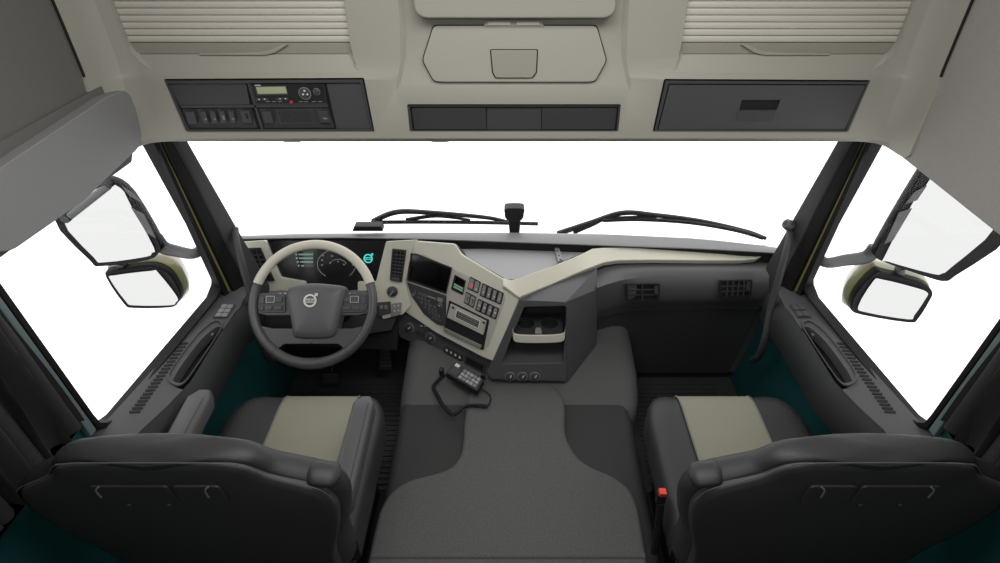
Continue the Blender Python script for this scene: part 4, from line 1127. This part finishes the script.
# ================================================================== OUTSIDE: MIRRORS, WIPERS
def mirror_unit(s):
    left = s < 0
    t = thing('door_mirror', 'pair of side mirrors on one arm outside the left window' if left else 'pair of side mirrors on one arm outside the right window', 'mirror', (s * 1.32, 1.55, 1.0))
    Pm = Pl((s * 1.33, 1.52, 1.1), (-s * .19, -.95, .06), (1, 0, 0))
    Pw = Pl((s * 1.33, 1.50, .9), (-s * .19, -.95, .10), (1, 0, 0))
    if left:
        main = [(52, 214), (99, 184), (112, 180), (132, 196), (160, 243), (159, 252), (148, 260), (102, 266), (90, 260)]
        gl = [(62, 216), (102, 186), (121, 188), (131, 205), (154, 247), (152, 252.5), (146, 256.5), (104, 262), (94, 257)]
        wide = [(106, 276), (112, 271), (146, 266), (160, 268), (172, 276), (181, 294), (178, 303), (170, 307), (134, 307.5), (124, 303)]
        wg = [(110, 278.5), (115, 275), (152, 270.5), (158, 272), (177, 296), (176, 302), (170, 305), (134, 305), (126, 301)]
        arm_ = [(196, 253), (176, 251), (163, 247), (155, 238)]; gold = (.03, .0)
    else:
        main = [(1012, 232), (985, 180), (940, 150), (921, 172), (877, 246), (876, 256), (884, 262), (930, 278), (945, 281), (956, 275)]
        gl = [(997, 224), (976, 190), (940, 172), (925, 186), (914, 200), (884, 257), (887, 261), (932, 273.5), (942, 273), (951, 267)]
        wide = [(875, 272), (886, 273), (922, 283), (932, 291), (930, 299), (918, 318), (908, 322), (860, 314), (851, 308), (856, 292)]
        wg = [(873, 281), (881, 279), (912, 286.5), (927, 292), (925, 299), (914, 315), (908, 319), (866, 312), (858, 306)]
        arm_ = [(824, 262), (846, 260), (866, 257), (876, 248)]
    def shell(pl, q, name, depth, m_):
        p = smooth_path(pl.pts(q), 3, True); c = sum(p, V((0, 0, 0))) / len(p)
        k = lambda f_, off: [c + (a - c) * f_ - pl.n * off for a in p]
        bm = B(); loft(bm, [k(.93, -.004), k(.98, -.006), k(1.0, 0), k(1.01, .02), k(.96, depth * .6), k(.75, depth), k(.3, depth * 1.1)]); return obj(name, bm, m_, t, smooth=60)
    h1 = shell(Pm, main, 'main_housing', .07, 'housing'); h2 = shell(Pw, wide, 'wide_angle_housing', .09, 'housing')
    for h_, pl, q in ((h1, Pm, gl), (h2, Pw, wg)):
        bm = B(); p = smooth_path(pl.pts(q, .0065), 3, True); prism(bm, p, pl.n * .002); obj('mirror_glass', bm, 'mirror', h_)
    p = smooth_path(Pw.pts(wide), 3, True); c = sum(p, V((0, 0, 0))) / len(p)
    bm = B(); kk = lambda f_, off: [c + (a - c) * f_ - Pw.n * off for a in p]; loft(bm, [kk(1.03, .03), kk(1.10, .06), kk(.95, .12), kk(.5, .14)]); obj('painted_cover', bm, 'gold', h2, smooth=60)
    pth = [Pm.at(*q, -.035) for q in arm_]; q0 = V((s * 1.11, 1.68, pth[0].z + .0))
    pth = smooth_path([V((s * 1.08, 1.69, pth[0].z)), pth[0], pth[1], pth[2], pth[3]], 6)
    bm = B(); tube(bm, pth, [.022] * 4 + [.017 + .0004 * i for i in range(len(pth) - 4)], 12); obj('mirror_arm', bm, 'arm', t)
    a = Pm.at(*(((122, 263)) if left else ((900, 268))), -.02); b = Pw.at(*((124, 277) if left else (898, 284)), -.03)
    bm = B(); tube(bm, [a, b], .016, 10); obj('mirror_joint', bm, 'arm', t)
    if left:
        r0, r1 = Pm.at(70, 216, .02), Pm.at(108, 186, .02)
        bm = B(); tube(bm, [r0, r1], .011, 10); hk = obj('guard_rod', bm, 'arm', h1)
        for c_ in (Pm.at(66, 218, .02), Pm.at(106, 184, .02)):
            bm = B(); lathe(bm, [(.014, -.008), (.014, .008)], Matrix.Translation(c_) @ Matrix.Rotation(R(90), 4, 'X'), 14); obj('rod_end', bm, 'black', hk)
    # dark strips painted for reflections along the inner edge of the mirror
    for q in (([(122, 186), (132, 192), (143, 203), (130, 196)], [(131, 207), (144, 214), (156, 238), (147, 233)]) if left else ([(914, 192), (927, 185), (917, 200), (905, 204)], [(899, 212), (912, 208), (893, 240), (884, 244)])):
        bm = B(); slab(bm, Pm, q, .002, .0075, .002); obj('reflection_strip', bm, 'dash', h1)
mirror_unit(-1); mirror_unit(1)

def on_ws(px, py, off):
    """point where the sight line meets the outside of the windshield"""
    e = V((0, 0, CH)); d = ray(px, py); lo_, hi_ = 1.5, 4.0
    for _ in range(50):
        m_ = (lo_ + hi_) / 2; p = e + d * m_; t_ = (p.z - .64) / .92
        if p.y > ws(p.x, t_).y + off: hi_ = m_
        else: lo_ = m_
    return e + d * ((lo_ + hi_) / 2)
for blade, arm_, lab in (
    ([(371, 222.3), (420, 222), (480, 222.5), (538, 223.8)], [[(373, 221.5), (397, 212), (435, 213), (486, 217.5), (508, 222)], [(406, 220), (436, 216), (470, 220)]], 'black windshield wiper on the left half, behind the dark sensor post'),
    ([(603, 220.5), (640, 219.5), (690, 222.5), (735, 230), (763, 238)], [[(558, 233.5), (590, 223), (622, 213), (654, 215), (700, 221), (745, 231), (766, 238.5)], [(574, 232.5), (592, 225), (610, 218.5), (660, 216.5)]], 'black windshield wiper on the right half, above the passenger dashboard')):
    c0 = on_ws(*arm_[0][0], .03)
    t = thing('windshield_wiper', lab, 'wiper', c0)
    bm = B(); tube(bm, smooth_path([on_ws(a, b, .02) for a, b in blade], 6), .0085, 8); bl = obj('wiper_blade', bm, 'black', t)
    for i, a_ in enumerate(arm_):
        bm = B(); p = smooth_path([on_ws(a, b, .035) for a, b in a_], 6); n = len(p)
        tube(bm, p, [(.011 if i == 0 else .008) * (1.2 - .5 * j / n) for j in range(n)], 8); obj('wiper_arm', bm, 'black', t)
# sensor post on the dash
PSn = PY(1.97)
se = thing('sensor_post', 'black rounded sensor on a short post standing in the middle of the dashboard top', 'sensor', V((PSn.at(514, 233).x, 1.97, .785)))
bm = B(); p = smooth_path(PSn.pts([(504.5, 210), (508, 208.6), (520.5, 208.6), (524.5, 210), (524, 214), (521.5, 221), (507, 221), (504.5, 214)]), 2, True); prism(bm, p, V((0, .05, 0))); obj('sensor_head', bm, 'black', se, bevel=.008, segs=3)
b0_ = PSn.at(514, 233)
bm = B(); p = [a + V((0, .012, 0)) for a in PSn.pts([(508, 219), (521, 219), (519.5, 236), (509.5, 236)])]; prism(bm, p, V((0, .026, 0))); obj('sensor_stem', bm, 'black', se, bevel=.004)
# low black box at the left end of the dash top
Pb = PY(1.925)
bm = B(); p = Pb.pts([(354, 226.5), (381, 226.5), (383, 231.6), (352, 231.6)]); prism(bm, p, V((0, .04, 0)))
tag(obj('toll_box', bm, 'black', bevel=.004, at=(p[3].x, 1.925, p[3].z)), 'flat black box lying on the dashboard top in front of the steering wheel', 'box')
# small speaker pod at the foot of the right pillar
p0 = PX(.96).at(787, 224)
sp_ = thing('tweeter_pod', 'small dark speaker pod at the foot of the right windshield pillar', 'speaker', p0)
bm = B(); lathe(bm, [(.016, -.02), (.02, -.008), (.017, .006), (.010, .010)], Matrix.Translation(p0) @ Matrix.Rotation(R(-60), 4, 'Y'), 20); obj('pod_shell', bm, 'dash', sp_)
bm = B(); lathe(bm, [(.011, .008), (.010, .0115), (.004, .0125)], Matrix.Translation(p0) @ Matrix.Rotation(R(-60), 4, 'Y'), 20); obj('pod_grille', bm, 'black', sp_)

# ================================================================== LIGHT AND CAMERA
w = bpy.data.worlds.new('studio'); bpy.context.scene.world = w; w.use_nodes = True
w.node_tree.nodes['Background'].inputs[0].default_value = (1, 1, 1, 1)
w.node_tree.nodes['Background'].inputs[1].default_value = 1.6

ld = bpy.data.lights.new('roof_lamp', 'AREA'); ld.shape = 'RECTANGLE'; ld.size = 1.3; ld.size_y = .45; ld.energy = 13; ld.color = (1, .99, .975)
lo_ = bpy.data.objects.new('roof_lamp', ld); C.objects.link(lo_); lo_.location = (0, .8, 2.235); lo_.rotation_euler = (0, 0, 0)
ld = bpy.data.lights.new('rear_fill', 'AREA'); ld.shape = 'RECTANGLE'; ld.size = .9; ld.size_y = .3; ld.energy = 7; ld.color = (1, .99, .975)  # added fill light behind the camera, lifts the seat backs and header
lo_ = bpy.data.objects.new('rear_fill', ld); C.objects.link(lo_); lo_.location = (0, -.2, 2.2); lo_.rotation_euler = (R(40), 0, 0)
cam = bpy.data.cameras.new('camera'); co_ = bpy.data.objects.new('camera', cam); C.objects.link(co_)
cam.sensor_fit = 'HORIZONTAL'; cam.sensor_width = 36; cam.lens = 36 * F / 1000
cam.shift_x = -(CX - 500) / 1000; cam.clip_start = .02
co_.location = (0, 0, CH); co_.rotation_euler = (R(90) - TH, 0, 0)
sc_ = bpy.context.scene; sc_.camera = co_
sc_.view_settings.view_transform = 'Standard'; sc_.view_settings.look = 'None'
sc_.view_settings.gamma = 1; sc_.view_settings.use_curve_mapping = False
sc_.view_settings.exposure = 0.15
